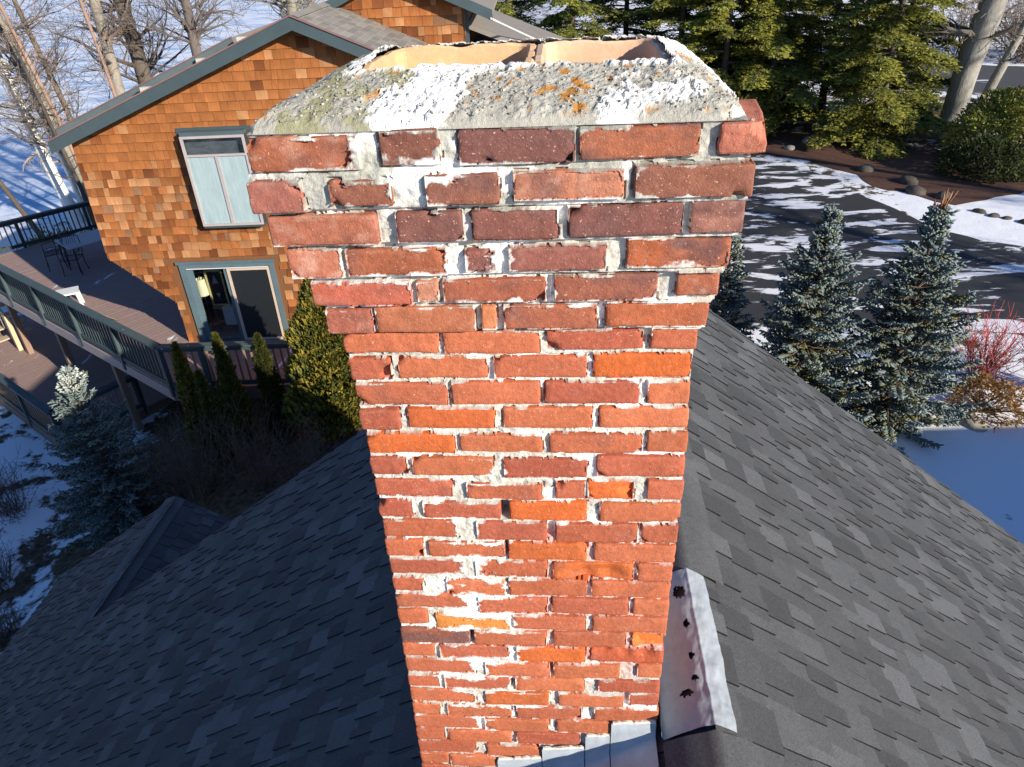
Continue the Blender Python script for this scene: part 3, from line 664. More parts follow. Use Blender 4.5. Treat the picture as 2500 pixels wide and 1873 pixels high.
p.inputs['Roughness'].default_value = .8; p.inputs['Specular IOR Level'].default_value = .2
tc = N('ShaderNodeTexCoord'); at = N('ShaderNodeAttribute'); at.attribute_name = 'Col'
n1 = N('ShaderNodeTexNoise'); n1.inputs['Scale'].default_value = 1.3; n1.inputs['Detail'].default_value = 9; n1.inputs['Roughness'].default_value = .68; Lk(tc.outputs['Object'], n1.inputs[0])
ad = N('ShaderNodeMath'); ad.operation = 'ADD'; Lk(n1.outputs[0], ad.inputs[0]); Lk(at.outputs['Fac'], ad.inputs[1])
mr = N('ShaderNodeMapRange'); mr.inputs['From Min'].default_value = 1.045; mr.inputs['From Max'].default_value = 1.11; Lk(ad.outputs[0], mr.inputs[0])
n2 = N('ShaderNodeTexNoise'); n2.inputs['Scale'].default_value = 9; n2.inputs['Detail'].default_value = 6; Lk(tc.outputs['Object'], n2.inputs[0])
cr = N('ShaderNodeValToRGB'); cr.color_ramp.elements[0].position = .3; cr.color_ramp.elements[0].color = (.028, .019, .012, 1); cr.color_ramp.elements[1].position = .7; cr.color_ramp.elements[1].color = (.16, .11, .065, 1); Lk(n2.outputs[0], cr.inputs[0])
mx = N('ShaderNodeMix'); mx.data_type = 'RGBA'; Lk(mr.outputs[0], mx.inputs[0]); Lk(cr.outputs[0], mx.inputs[6]); mx.inputs[7].default_value = (.87, .88, .90, 1); Lk(mx.outputs[2], p.inputs['Base Color'])
bm = N('ShaderNodeBump'); bm.inputs['Strength'].default_value = .5; bm.inputs['Distance'].default_value = .06; Lk(ad.outputs[0], bm.inputs['Height']); Lk(bm.outputs[0], p.inputs['Normal'])
solo('ground', A, mg, kind='structure', smooth=True)
# frozen lake
A = Acc(); X, Y, Z = sheet(-900, 200, 24, 1700, 25, 0, lambda x, y: 0 * x - 10.0); gridmesh(A, np.stack([X, Y, Z], -1), np.array([1, 1, 1.]))
ml_ = bpy.data.materials.new('lake_ice'); ml_.use_nodes = True; t = ml_.node_tree; p = t.nodes['Principled BSDF']; N = t.nodes.new; Lk = t.links.new
p.inputs['Roughness'].default_value = .55; tc = N('ShaderNodeTexCoord'); mp = N('ShaderNodeMapping'); mp.inputs['Scale'].default_value = (.16, .34, 1); mp.inputs['Rotation'].default_value = (0, 0, .25); Lk(tc.outputs['Object'], mp.inputs[0])
n1 = N('ShaderNodeTexNoise'); n1.inputs['Scale'].default_value = 1.0; n1.inputs['Detail'].default_value = 8; n1.inputs['Roughness'].default_value = .62; n1.inputs['Distortion'].default_value = .6; Lk(mp.outputs[0], n1.inputs[0])
cr = N('ShaderNodeValToRGB'); cr.color_ramp.elements[0].position = .36; cr.color_ramp.elements[0].color = (.28, .44, .66, 1); cr.color_ramp.elements[1].position = .54; cr.color_ramp.elements[1].color = (.84, .86, .90, 1); Lk(n1.outputs[0], cr.inputs[0]); Lk(cr.outputs[0], p.inputs['Base Color'])  # blue end mixes thin ice with painted-in sky-lit shadow
solo('lake', A, ml_, kind='structure')
# driveway, road, mulch bed
def poly_sheet(name, pts, z, material, col, kind='structure'):
    pts = np.array(pts, float); c = pts.mean(0); out = []
    for i in range(len(pts)):
        p, q = pts[i], pts[(i + 1) % len(pts)]; m_ = max(1, int(min(np.linalg.norm(q - p), 16) / .45))
        for k in range(m_): out.append(p + (q - p) * k / m_)
    pts = np.array(out); pts += (np.stack([fbm(pts[:, 0] * .8, pts[:, 1] * .8, 0, 3, 511), fbm(pts[:, 0] * .8, pts[:, 1] * .8, 5, 3, 512)], 1) - .5) * .9
    n = len(pts); A = Acc(); from mathutils.geometry import tessellate_polygon
    tri = np.array(tessellate_polygon([[Vector((x, y, 0)) for x, y in pts]])); V = np.column_stack([pts, np.full(n, z)])
    nz = np.cross(V[tri[:, 1]] - V[tri[:, 0]], V[tri[:, 2]] - V[tri[:, 0]])[:, 2]; tri[nz < 0] = tri[nz < 0][:, ::-1]
    A.add(V, tri, col)
    return solo(name, A, material, kind=kind)
def patchy(name, under, scale, lo, hi, stretch, rot, tone=.25):
    m = bpy.data.materials.new(name); m.use_nodes = True; t = m.node_tree; p = t.nodes['Principled BSDF']; N = t.nodes.new; Lk = t.links.new
    p.inputs['Roughness'].default_value = .75; tc = N('ShaderNodeTexCoord'); mp = N('ShaderNodeMapping'); mp.inputs['Scale'].default_value = stretch; mp.inputs['Rotation'].default_value = (0, 0, rot); Lk(tc.outputs['Object'], mp.inputs[0])
    n1 = N('ShaderNodeTexNoise'); n1.inputs['Scale'].default_value = scale; n1.inputs['Detail'].default_value = 9; n1.inputs['Roughness'].default_value = .62; n1.inputs['Distortion'].default_value = .4; Lk(mp.outputs[0], n1.inputs[0])
    mr = N('ShaderNodeMapRange'); mr.inputs['From Min'].default_value = lo; mr.inputs['From Max'].default_value = hi; Lk(n1.outputs[0], mr.inputs[0])
    n2 = N('ShaderNodeTexNoise'); n2.inputs['Scale'].default_value = 7; n2.inputs['Detail'].default_value = 8; Lk(tc.outputs['Object'], n2.inputs[0])
    m2 = N('ShaderNodeMapRange'); m2.inputs['To Min'].default_value = 1 - tone; m2.inputs['To Max'].default_value = 1 + tone; Lk(n2.outputs[0], m2.inputs[0])
    v = N('ShaderNodeVectorMath'); v.operation = 'SCALE'; v.inputs[0].default_value = under; Lk(m2.outputs[0], v.inputs['Scale'])
    mx = N('ShaderNodeMix'); mx.data_type = 'RGBA'; Lk(mr.outputs[0], mx.inputs[0]); Lk(v.outputs[0], mx.inputs[6]); mx.inputs[7].default_value = (.80, .81, .84, 1); Lk(mx.outputs[2], p.inputs['Base Color'])
    return m
M['drive'] = patchy('driveway_asphalt', (.034, .034, .035), 1.5, .53, .565, (.42, 1.25, 1), -.32)
M['road'] = patchy('road_asphalt', (.075, .072, .07), 1.0, .62, .66, (.12, .9, 1), -.55)
M['mulch'] = patchy('mulch', (.10, .046, .028), 3.0, .72, .76, (1, 1, 1), 0, .6)
poly_sheet('driveway', [(4.5, 27.9), (8.47, 26.98), (9.5, 24.76), (10.07, 21.91), (10.61, 19.74), (11.46, 18.6), (13.6, 17.4), (40, 6), (40, -6), (10.62, 12.6), (9.35, 13.3), (8.3, 13.4), (6.62, 13.3), (5.16, 13.3), (3.0, 13.3), (-1, 14.5), (-1, 27)], GZ + .02, M['drive'], (1, 1, 1))
poly_sheet('mulch_bed', [(6.0, 28.3), (7.61, 28.1), (8.55, 27.8), (9.9, 25.8), (10.9, 23.2), (12.4, 21.6), (14.6, 22.6), (16.5, 24.5), (14.5, 28.2), (12.4, 31), (10.6, 31.6), (8.6, 31.5), (6.2, 30.6)], GZ + .016, M['mulch'], (1, 1, 1))
poly_sheet('road', [(9, 46.8), (16.8, 41.0), (23.7, 36.5), (60, 14), (72, 22), (28.1, 44.3), (20, 49.7), (12, 55)], GZ + .024, M['road'], (1, 1, 1))

# ================================================================== CEDAR HOUSE
HT = R_(3.0); EX = np.array([math.cos(HT), math.sin(HT), 0]); EN = np.array([-math.sin(HT), math.cos(HT), 0])
HO = CAM + EN * 14.08; HO[2] = 0
def hp(u, wq, z): return HO + EX * u + EN * wq + np.array([0, 0, z])
HM = np.stack([EX, EN, [0, 0, 1]], 1)
def hbox(A, u0, u1, w0, w1, z0, z1, col): box(A, hp((u0 + u1) / 2, (w0 + w1) / 2, (z0 + z1) / 2), ((u1 - u0) / 2, (w1 - w0) / 2, (z1 - z0) / 2), col, HM)
def hprism(A, poly, w0, w1, col):
    n = len(poly); V = [hp(u, w0, z) for u, z in poly] + [hp(u, w1, z) for u, z in poly]
    b = A.n; A.add(V, [[i, (i + 1) % n, n + (i + 1) % n, n + i] for i in range(n)], col)
    for k in range(1, n - 1): A.face([[0, k + 1, k]], b); A.face([[n, n + k, n + k + 1]], b)
def hquad(A, pts, col): A.add([hp(*q) for q in pts], [[0, 1, 2, 3]], col)
ch = thing('cedar_house', tuple(hp(-4, 4, -9.4)), 'orange cedar shingled house with green trim, seen behind the chimney', 'house')
PU, PZ, SLL, SLR = -3.98, -.227, .383, .432           # gable peak of the rake boards, pitches
def roofz(u): return np.where(u < PU, PZ - SLL * (PU - u), PZ - SLR * (u - PU))
WALLP = [(-7.66, -9.4), (-7.66, -5.65), (-8.82, -4.585), (-8.72, -2.36), (PU, -.50), (1.2, float(roofz(1.2)) - .25), (1.2, -9.4)]
DOOR = (-7.37, -5.37, -6.66, -4.75); WIN = (-6.52, -5.30, -3.90, -2.16)
cw = np.array([.20, .085, .035])
A = Acc()
# gable wall as strips round the door opening
hprism(A, [(-7.66, -9.4), (-7.66, -5.65), (-7.37, -4.75), (-7.37, -9.4)], .0, .12, cw)
hprism(A, [(-7.37, -4.75), (-7.66, -5.65), (-8.82, -4.585), (-8.72, -2.15), (PU, -.33), (1.2, float(roofz(1.2)) - .10), (1.2, -4.75)], .0, .12, cw)
hprism(A, [(-7.37, -9.4), (-7.37, -6.66), (-5.37, -6.66), (-5.37, -9.4)], 0, .12, cw)
hprism(A, [(-5.37, -9.4), (-5.37, -4.75), (1.2, -4.75), (1.2, -9.4)], 0, .12, cw)
# side walls and back
hprism(A, [(-7.66, -9.4), (-7.66, -5.65), (-7.56, -5.65), (-7.56, -9.4)], .13, 8.5, cw); hprism(A, [(-8.82, -4.585), (-8.72, -2.36), (-8.62, -2.36), (-8.70, -4.6), (-7.6, -5.7), (-7.66, -5.65)], .13, 8.5, cw)
hprism(A, [(-8.62, -4.6), (-8.62, -2.4), (1.2, -2.5), (1.2, -9.4), (-7.56, -9.4), (-7.56, -5.6)], 8.4, 8.5, cw); hbox(A, 1.1, 1.2, .13, 8.5, -9.4, -2.6, cw)
wall = part(ch, 'wall', A, M['cedar'])
# cedar shingles, course by course
rgs = np.random.default_rng(21)
def left_u(z):
    if z > -4.585: return -8.72 - .10 * (-2.36 - z) / 2.225
    if z > -5.65: return -8.82 + (z + 4.585) / (-1.065) * 1.16
    return -7.66
SHP = []
def shcol(z, u, upper):
    t = rgs.random(); a = np.array([.35, .125, .038]); b = np.array([.52, .27, .125]); d = np.array([.115, .034, .013]); gq = np.array([.22, .135, .08])
    smooth = upper
    if rgs.random() < smooth: c = a * (.88 + .2 * t)
    else:
        r = rgs.random(); c = a * (.62 + .5 * t) if r < .44 else ((a * .4 + b * .6) * (.75 + .35 * t) if r < .74 else ((a * .25 + d * .75) * (.8 + .6 * t) if r < .93 else (gq * .7 + a * .3) * (.8 + .4 * t)))
    return c
def course_run(zb, ex, ul, ur, wq, zcap, upper, skips=()):
    u = ul - rgs.random() * .1
    while u < ur:
        wd = rgs.uniform(.085, .26); u0, u1 = max(u, ul), min(u + wd, ur); u += wd
        if u1 - u0 < .025: continue
        zt = zb + ex + .02; 
        if zcap is not None: zt = min(zt, float(zcap((u0 + u1) / 2)))
        if zt - zb < .03: continue
        if any(u1 > s[0] + .02 and u0 < s[1] - .02 and zb < s[3] - .03 and zt > s[2] + .06 for s in skips):
            continue
        zj = zb + rgs.normal(0, .010) * (1 - upper); th = .017 + rgs.random() * .009 + .006 * (1 - upper) * rgs.random()
        g_ = .0022
        V = [hp(u0 + g_, wq - .003, zt), hp(u1 - g_, wq - .003, zt), hp(u1 - g_, wq - th, zj), hp(u0 + g_, wq - th, zj), hp(u0 + g_, wq, zt), hp(u1 - g_, wq, zt), hp(u1 - g_, wq, zj), hp(u0 + g_, wq, zj)]
        SHP.append((np.array(V), shcol(zb, u0, upper)))
z = -6.64
soff = lambda u: float(roofz(u)) - .12
while z < -.6:
    ex = .168; lu = max(left_u(z), left_u(z + .1)) if z < -4.6 else left_u(z)
    # right limit where the rake closes the course
    ur = .9
    ll = lu
    up = float(sst(-3.4, -2.4, z)) * .75 + .08
    if z + .02 > soff(lu): ll = PU - (PZ - .12 - z - .02) / SLL
    if z + .02 > soff(ur): ur = PU + (PZ - .12 - z - .02) / SLR
    course_run(z, ex, ll, ur, 0, soff, up, skips=((DOOR[0] - .12, DOOR[1] + .1, DOOR[2] - .3, DOOR[3] + .12), (WIN[0] - .04, WIN[1] + .04, WIN[2] - .02, WIN[3] + .06)))
    # narrow pieces left and right of the openings
    for op, mrg in ((DOOR, .1), (WIN, .04)):
        pass
    z += ex
# upper block behind
UB = 2.5
hub = lambda u: .32 - .43 * abs(u + 2.6)
z = -1.45
while z < .2:
    lo = PU + max(0, (PZ - z - .05) / SLR) if z < PZ else -3.9
    lo = max(lo, -3.95); hi = -1.26
    lo2 = -2.6 - max(0, (.32 - .2 - z) / .43) ; hi2 = -2.6 + max(0, (.32 - .2 - z) / .43)
    course_run(z, .18, max(lo, lo2), min(hi, hi2), UB, lambda u: hub(u) - .2, .35)
    z += .18
order = sorted(range(len(SHP)), key=lambda i: -vis(SHP[i][0])); sel = set(order[:300])
A = Acc()
for i, (V, c) in enumerate(SHP):
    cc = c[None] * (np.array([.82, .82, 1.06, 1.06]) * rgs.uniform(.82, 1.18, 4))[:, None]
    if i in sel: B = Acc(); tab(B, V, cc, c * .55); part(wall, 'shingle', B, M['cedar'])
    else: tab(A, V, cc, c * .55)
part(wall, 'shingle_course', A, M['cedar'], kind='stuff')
# roof of the gable
RC = np.array([.25, .225, .195]); TG = np.array([.055, .082, .090]); TGL = np.array([.11, .14, .145])
A = Acc()
def slab(A, u0, u1, w0, w1, f, th, col):
    z0, z1 = float(f(u0)), float(f(u1))
    V = [hp(u0, w0, z0), hp(u1, w0, z1), hp(u1, w1, z1), hp(u0, w1, z0), hp(u0, w0, z0 - th), hp(u1, w0, z1 - th), hp(u1, w1, z1 - th), hp(u0, w1, z0 - th)]
    A.add(V, [[0, 1, 2, 3], [7, 6, 5, 4], [0, 4, 5, 1], [1, 5, 6, 2], [2, 6, 7, 3], [3, 7, 4, 0]], col)
slab(A, -8.93, PU, -.345, 8.8, roofz, .10, RC); slab(A, PU, 1.4, -.345, 8.8, roofz, .10, RC)
croof = part(ch, 'roof', A, M['oldroof'])
# roof shingle tabs on the right slope and left slope
A = Acc(); rr = np.random.default_rng(33)
for side in (-1, 1):
    sl = SLL if side < 0 else SLR; Ls = math.sqrt(1 + sl * sl); s = .14
    while s < 5.4:
        wq = -.345 + (0 if rr.random() < .5 else -.0)
        while wq < 6:
            wd = rr.uniform(.15, .33); w1 = min(wq + wd, 6)
            du0, du1 = (s - .15) / Ls, s / Ls
            u0, u1 = PU + side * du0, PU + side * du1
            if u0 < -8.9: break
            h0, h1 = .004, .014
            V = [hp(u0, wq, float(roofz(u0)) + h0), hp(u0, w1 - .006, float(roofz(u0)) + h0), hp(u1, w1 - .006, float(roofz(u1)) + h1), hp(u1, wq, float(roofz(u1)) + h1)]
            V += [q - np.array([0, 0, .012]) for q in V]
            A.add(V, TABF if side > 0 else TABF[:, ::-1], RC * (.8 + .4 * rr.random()) * (1 if side < 0 else 1.0)); wq = w1
        s += .14
part(croof, 'shingle_tab', A, M['oldroof'], kind='stuff')
A = Acc()
for q in range(30):
    w0 = -.35 + q * .2
    for sgn in (-1, 1):
        sl = SLL if sgn < 0 else SLR
        V = [hp(PU, w0, PZ + .035), hp(PU + sgn * .14, w0, PZ + .035 - .14 * sl), hp(PU + sgn * .14, w0 + .26, PZ + .03 - .14 * sl + .01), hp(PU, w0 + .26, PZ + .045)]
        A.add(V, [[0, 1, 2, 3]] if sgn > 0 else [[3, 2, 1, 0]], RC * (.75 + .3 * rr.random()))
part(croof, 'ridge_cap', A, M['oldroof'], kind='stuff')
# rake boards
def rake(u0, u1, f, w0, th, hgt, col, name='rake_board', drop=.0, slope=None):
    B = Acc(); z0, z1 = float(f(u0)) - drop, float(f(u1)) - drop
    V = []
    for ww in (w0, w0 + th): V += [hp(u0, ww, z0), hp(u1, ww, z1), hp(u1, ww, z1 - hgt), hp(u0, ww, z0 - hgt)]
    B.add(V, [[3, 2, 1, 0], [4, 5, 6, 7], [0, 1, 5, 4], [2, 3, 7, 6], [1, 2, 6, 5], [0, 4, 7, 3]], col)
    return part(ch, name, B, M['trim'])
rake(-8.93, PU, roofz, -.385, .035, .215, TG); rake(PU, 1.4, roofz, -.385, .035, .215, TG)
rake(-8.95, PU, lambda u: roofz(u) + .028, -.41, .05, .026, np.array([.22, .12, .11]), 'drip_edge'); rake(PU, 1.4, lambda u: roofz(u) + .028, -.41, .05, .026, np.array([.22, .12, .11]), 'drip_edge')
# soffit and the raised second roof layer behind the rake
B = Acc(); slab(B, -8.9, PU, -.34, .02, lambda u: roofz(u) - .17, .03, TG * .8); slab(B, PU, 1.4, -.34, .02, lambda u: roofz(u) - .17, .03, TG * .8); part(ch, 'soffit', B, M['trim'])
f2 = lambda u: roofz(u) + .17
B = Acc(); slab(B, -9.25, PU - 1.4, .55, 8.6, f2, .10, RC * .9); part(croof, 'upper_layer', B, M['oldroof'])
rake(-9.25, PU - 1.4, f2, .51, .03, .14, TGL, 'gutter_board'); rake(-9.27, PU - 1.4, lambda u: f2(u) + .02, .49, .04, .02, np.array([.22, .12, .11]), 'drip_edge')
for u_, w_ in ((-6.1, .40), (-5.2, .25), (-7.2, .20)):
    B = Acc(); hbox(B, u_, u_ + .30, w_, w_ + .12, float(roofz(u_ + .15)) - .02, float(roofz(u_ + .15)) + .07, (.55, .52, .45)); part(croof, 'patch_board', B, M['paint'])
# upper block
B = Acc(); hprism(B, [(-3.95, -2), (-3.95, -.26), (-2.6, .25), (-1.25, -.26), (-1.25, -2.6)], UB + .002, 8, cw); part(ch, 'upper_wall', B, M['cedar'])
fu = lambda u: .40 - .44 * np.abs(u + 2.6)
B = Acc(); slab(B, -4.6, -2.6, UB - .33, 8.2, fu, .09, RC); slab(B, -2.6, -.62, UB - .33, 8.2, fu, .09, RC); part(ch, 'upper_roof', B, M['oldroof'])
rake(-4.6, -2.6, fu, UB - .37, .035, .2, TG); rake(-2.6, -.62, fu, UB - .37, .035, .2, TG)
B = Acc(); fr = lambda u: -.80 - .40 * (u + 1.25); slab(B, -1.22, 1.2, 3.4, 8.5, fr, .1, RC); part(ch, 'side_roof', B, M['oldroof'])
B = Acc(); hbox(B, -1.21, -1.14, UB + .06, UB + .13, -1.2, -.25, TG * .9); part(ch, 'downspout', B, M['trim'])
# ---- projecting upper window
mw = bpy.data.materials.new('window_glass'); mw.use_nodes = True; t = mw.node_tree; t.nodes.clear(); N = t.nodes.new; Lk = t.links.new
o_ = N('ShaderNodeOutputMaterial'); tr = N('ShaderNodeBsdfTransparent'); gl = N('ShaderNodeBsdfGlossy'); gl.inputs['Roughness'].default_value = .03; ms = N('ShaderNodeMixShader')
tr.inputs[0].default_value = (.86, .92, .92, 1); ms.inputs[0].default_value = .09; Lk(tr.outputs[0], ms.inputs[1]); Lk(gl.outputs[0], ms.inputs[2]); Lk(ms.outputs[0], o_.inputs[0]); M['glass'] = mw
mc = mat('frosted_pane', (.34, .43, .44), attr=False, noise=((1.2, .16), (3, .10)), rough=.12, spec=.6, stretch=(7, 7, 1.2)); M['frost'] = mc
FR = np.array([.42, .37, .35])
B = Acc(); u0, u1, z0, z1 = WIN; pw = -.20
hbox(B, u0, u1, pw, 0, z1, z1 + .07, TG * 1.3); hbox(B, u0, u1, pw, 0, z0 - .05, z0, TG * .9); hbox(B, u0, u0 + .03, pw, 0, z0, z1, TG * .6); hbox(B, u1 - .03, u1, pw, 0, z0, z1, TG * .6); hbox(B, u0 - .12, u1 + .1, -.03, -.004, z1 + .02, z1 + .12, TG)  # box sides get darker trim, shade put into the colour
win = part(ch, 'window', B, M['trim'])
B = Acc(); zt = z1 - .36
for (a, b, c, d) in ((u0, u0 + .045, z0, z1), (u1 - .045, u1, z0, z1), (u0 + .045, u1 - .045, z0, z0 + .045), (u0 + .045, u1 - .045, z1 - .045, z1), (u0 + .045, u1 - .045, zt - .02, zt + .02)): hbox(B, a, b, pw - .03, pw + .02, c, d, FR)
um = (u0 + u1) / 2; hbox(B, um - .03, um + .03, pw - .025, pw + .015, z0 + .045, zt - .02, FR * .95); part(win, 'frame', B, M['paint'])
for (a, b, c, d) in ((u0 + .045, um - .03, z0 + .045, zt - .02), (um + .03, u1 - .045, z0 + .045, zt - .02), (u0 + .045, u1 - .045, zt + .02, z1 - .045)):
    B = Acc(); hquad(B, [(a, pw - .002, c), (b, pw - .002, c), (b, pw - .002, d), (a, pw - .002, d)], (1, 1, 1)); part(win, 'pane', B, M['frost'] if d < zt else M['glass'])
B = Acc(); hbox(B, u0 + .03, u1 - .03, pw + .12, pw + .13, zt, z1, (.07, .08, .09)); part(win, 'shade', B, M['paint'])
# ---- sliding door with the room behind
B = Acc(); u0, u1, z0, z1 = DOOR; FW = np.array([.10, .15, .17])
hbox(B, u0, u0 + .13, -.045, .10, z0, z1, FW); hbox(B, u1 - .10, u1, -.045, .10, z0, z1, FW); hbox(B, u0 + .13, u1 - .10, -.045, .10, z1 - .10, z1, FW); hbox(B, u0 + .13, u1 - .10, -.045, .10, z0, z0 + .07, FW * .8)
hbox(B, u0 + .13, u0 + .24, -.01, .04, z0 + .07, z1 - .10, FW * 1.15)
hbox(B, u0 - .05, u1 + .05, -.06, -.046, z1 - .02, z1 + .045, FW * .9)
door = part(ch, 'sliding_door', B, M['trim'])
B = Acc(); hbox(B, u0 + .15, u1 - .12, -.06, -.047, z1 - .125, z1 - .105, (.6, .6, .58)); part(door, 'head_track', B, M['paint'])
B = Acc(); TN = np.array([.55, .43, .33]); ud = u0 + 1.02
for (a, b, c, d) in ((ud - .04, ud + .02, z0 + .07, z1 - .13), (u1 - .17, u1 - .101, z0 + .07, z1 - .13), (ud + .02, u1 - .17, z1 - .19, z1 - .13), (ud + .02, u1 - .17, z0 + .07, z0 + .12)): hbox(B, a, b, -.03, .0, c, d, TN)
part(door, 'screen_frame', B, M['paint'])
B = Acc(); hquad(B, [(u0 + .24, .02, z0 + .07), (ud - .1, .02, z0 + .07), (ud - .1, .02, z1 - .1), (u0 + .24, .02, z1 - .1)], (1, 1, 1)); part(door, 'pane', B, M['glass'])
B = Acc(); hbox(B, ud - .12, ud - .04, .0, .045, z0 + .07, z1 - .10, FW); part(door, 'stile', B, M['trim'])
B = Acc(); hbox(B, ud + .02, u1 - .17, -.014, -.010, z0 + .12, z1 - .19, (.014, .017, .02)); part(door, 'screen', B, M['iron'])
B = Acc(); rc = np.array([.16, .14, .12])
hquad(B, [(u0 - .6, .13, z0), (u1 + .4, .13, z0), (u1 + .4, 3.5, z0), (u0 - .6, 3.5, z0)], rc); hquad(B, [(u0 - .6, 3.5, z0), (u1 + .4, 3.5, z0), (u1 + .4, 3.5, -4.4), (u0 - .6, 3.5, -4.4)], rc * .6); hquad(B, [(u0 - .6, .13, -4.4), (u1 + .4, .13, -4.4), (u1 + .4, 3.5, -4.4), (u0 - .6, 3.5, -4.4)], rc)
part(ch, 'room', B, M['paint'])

# ================================================================== things inside the glass door
FZ = -6.66
lamp = thing('floor_lamp', tuple(hp(-7.33, .62, FZ)), 'floor lamp with cream drum shade behind the glass door', 'lamp')
B = Acc(); c = hp(-7.33, .62, 0); tube(B, [c + [0, 0, -5.75], c + [0, 0, -5.56], c + [0, 0, -5.37]], [.125, .115, .10], 20, (.80, .70, .48), cap=False); part(lamp, 'lamp_shade', B, M['paint'], smooth=True)
B = Acc(); tube(B, [c + [0, 0, FZ + .02], c + [0, 0, -5.3]], .012, 8, (.10, .09, .08)); tube(B, [c + [0, 0, FZ], c + [0, 0, FZ + .025]], .13, 20, (.10, .09, .08)); part(lamp, 'stand', B, M['iron'], smooth=True)
tb = thing('side_table', tuple(hp(-6.85, .75, FZ)), 'small dark table behind the glass door holding the picture', 'table')
B = Acc(); hbox(B, -7.18, -6.45, .50, 1.05, -6.06, -6.03, (.20, .19, .17)); part(tb, 'table_top', B, M['paint'])
for a in (-7.14, -6.49):
    for b in (.54, 1.01): B = Acc(); hbox(B, a - .025, a + .025, b - .025, b + .025, FZ, -6.06, (.10, .08, .06)); part(tb, 'leg', B, M['paint'])
B = Acc(); hbox(B, -6.95, -6.70, .47, .49, -6.45, -6.03, (.55, .56, .55)); hbox(B, -6.95, -6.70, .47, .75, -6.029, -6.024, (.55, .56, .55)); part(tb, 'table_runner', B, M['paint'])
pic = thing('framed_picture', tuple(hp(-7.0, .62, -6.03)), 'upright picture in a thin gilt frame behind the glass door', 'picture')
B = Acc(); GD = (.62, .50, .22)
for (a, b, c_, d) in ((-7.195, -7.155, -6.022, -5.17), (-6.84, -6.80, -6.022, -5.17), (-7.155, -6.84, -6.022, -5.985), (-7.155, -6.84, -5.21, -5.17)): hbox(B, a, b, .60, .63, c_, d, GD)
part(pic, 'frame', B, M['paint'])
B = Acc(); hbox(B, -7.155, -6.84, .612, .622, -5.985, -5.21, (.018, .022, .026)); part(pic, 'canvas', B, M['paint'])
B = Acc(); B.add([hp(-7.07, .609, -5.49), hp(-6.93, .609, -5.49), hp(-7.0, .609, -5.29)], [[0, 1, 2]], (.33, .34, .35)); B.add([hp(-7.05, .609, -5.72), hp(-6.95, .609, -5.72), hp(-7.0, .609, -5.84)], [[2, 1, 0]], (.40, .41, .42)); part(pic, 'painted_shapes', B, M['paint'])
fl = thing('flower_vase', tuple(hp(-6.62, .72, -6.03)), 'dark vase of red flowers beside the framed picture', 'flowers')
B = Acc(); c = hp(-6.62, .72, 0); tube(B, [c + [0, 0, -6.03], c + [0, 0, -5.95], c + [0, 0, -5.86]], [.03, .05, .035], 12, (.12, .10, .09)); part(fl, 'vase', B, M['paint'], smooth=True)
B = Acc(); r_ = np.random.default_rng(3); n = 60; Pq = c + np.column_stack([r_.normal(-.06, .05, n), r_.normal(0, .04, n), r_.uniform(-5.88, -5.6, n)]); leafs(B, Pq, r_.normal(0, 1, (n, 3)), r_.normal(0, 1, (n, 3)), .06, .05, (.45, .05, .06)); part(fl, 'blossom', B, M['leaf'])

# ================================================================== DECKS
DZ = -6.6; LZ = -8.8
def clip_strip(poly, p0, nrm, a, b):
    def half(P, nn, d, keep):
        out = []
        for i in range(len(P)):
            p, q = P[i], P[(i + 1) % len(P)]; dp, dq = (np.dot(p, nn) - d) * keep, (np.dot(q, nn) - d) * keep
            if dp >= 0: out.append(p)
            if (dp > 0 and dq < 0) or (dp < 0 and dq > 0): out.append(p + (q - p) * dp / (dp - dq))
        return out
    P = half([np.array(q, float) for q in poly], nrm, np.dot(p0, nrm) + a, 1)
    if len(P) >= 3: P = half(P, nrm, np.dot(p0, nrm) + b, -1)
    return P
def planks(parent, poly, z, ang, width, seed, th=.03):
    r_ = np.random.default_rng(seed); d = np.array([math.cos(ang), math.sin(ang)]); nn = np.array([-d[1], d[0]])
    P = np.array(poly, float); pr = P @ nn; s = pr.min(); p0 = np.zeros(2)
    while s < pr.max():
        Q = clip_strip(poly, p0, nn, s + .003, s + width - .003)
        if len(Q) >= 3:
            n = len(Q); B = Acc(); c = np.array([.235, .155, .125]) * r_.uniform(.85, 1.15); zz = z + r_.normal(0, .001)
            B.add([(q[0], q[1], zz) for q in Q] + [(q[0], q[1], zz - th) for q in Q], [[i, n + i, n + (i + 1) % n, (i + 1) % n] for i in range(n)], c)
            for k in range(1, n - 1): B.face([[0, k, k + 1]], 0)
            part(parent, 'plank', B, M['deckp'])
        s += width
M['deckp'] = patchy('deck_plank', (.31, .212, .182), 1.6, .645, .67, (1.9, .5, 1), R_(-52), .14)
deck = thing('upper_deck', (-10, 14, -9.2), 'large brown plank deck with green railing wrapping the cedar house', 'deck')
Acn = np.array([-7.75, 10.35]); Fdir = np.array([-.828, .561]); Fcn = Acn + Fdir * 11.68; Gcn = np.array([-12.3, 22.8])
UP = [tuple(Acn), (-5.0, 10.5), (-5.0, 12.6), (-8.0, 22.8), tuple(Gcn), tuple(Fcn)]
planks(deck, UP, DZ, R_(53), .145, 41)
RG = np.array([.062, .092, .092]); BRN = np.array([.26, .17, .12]); 
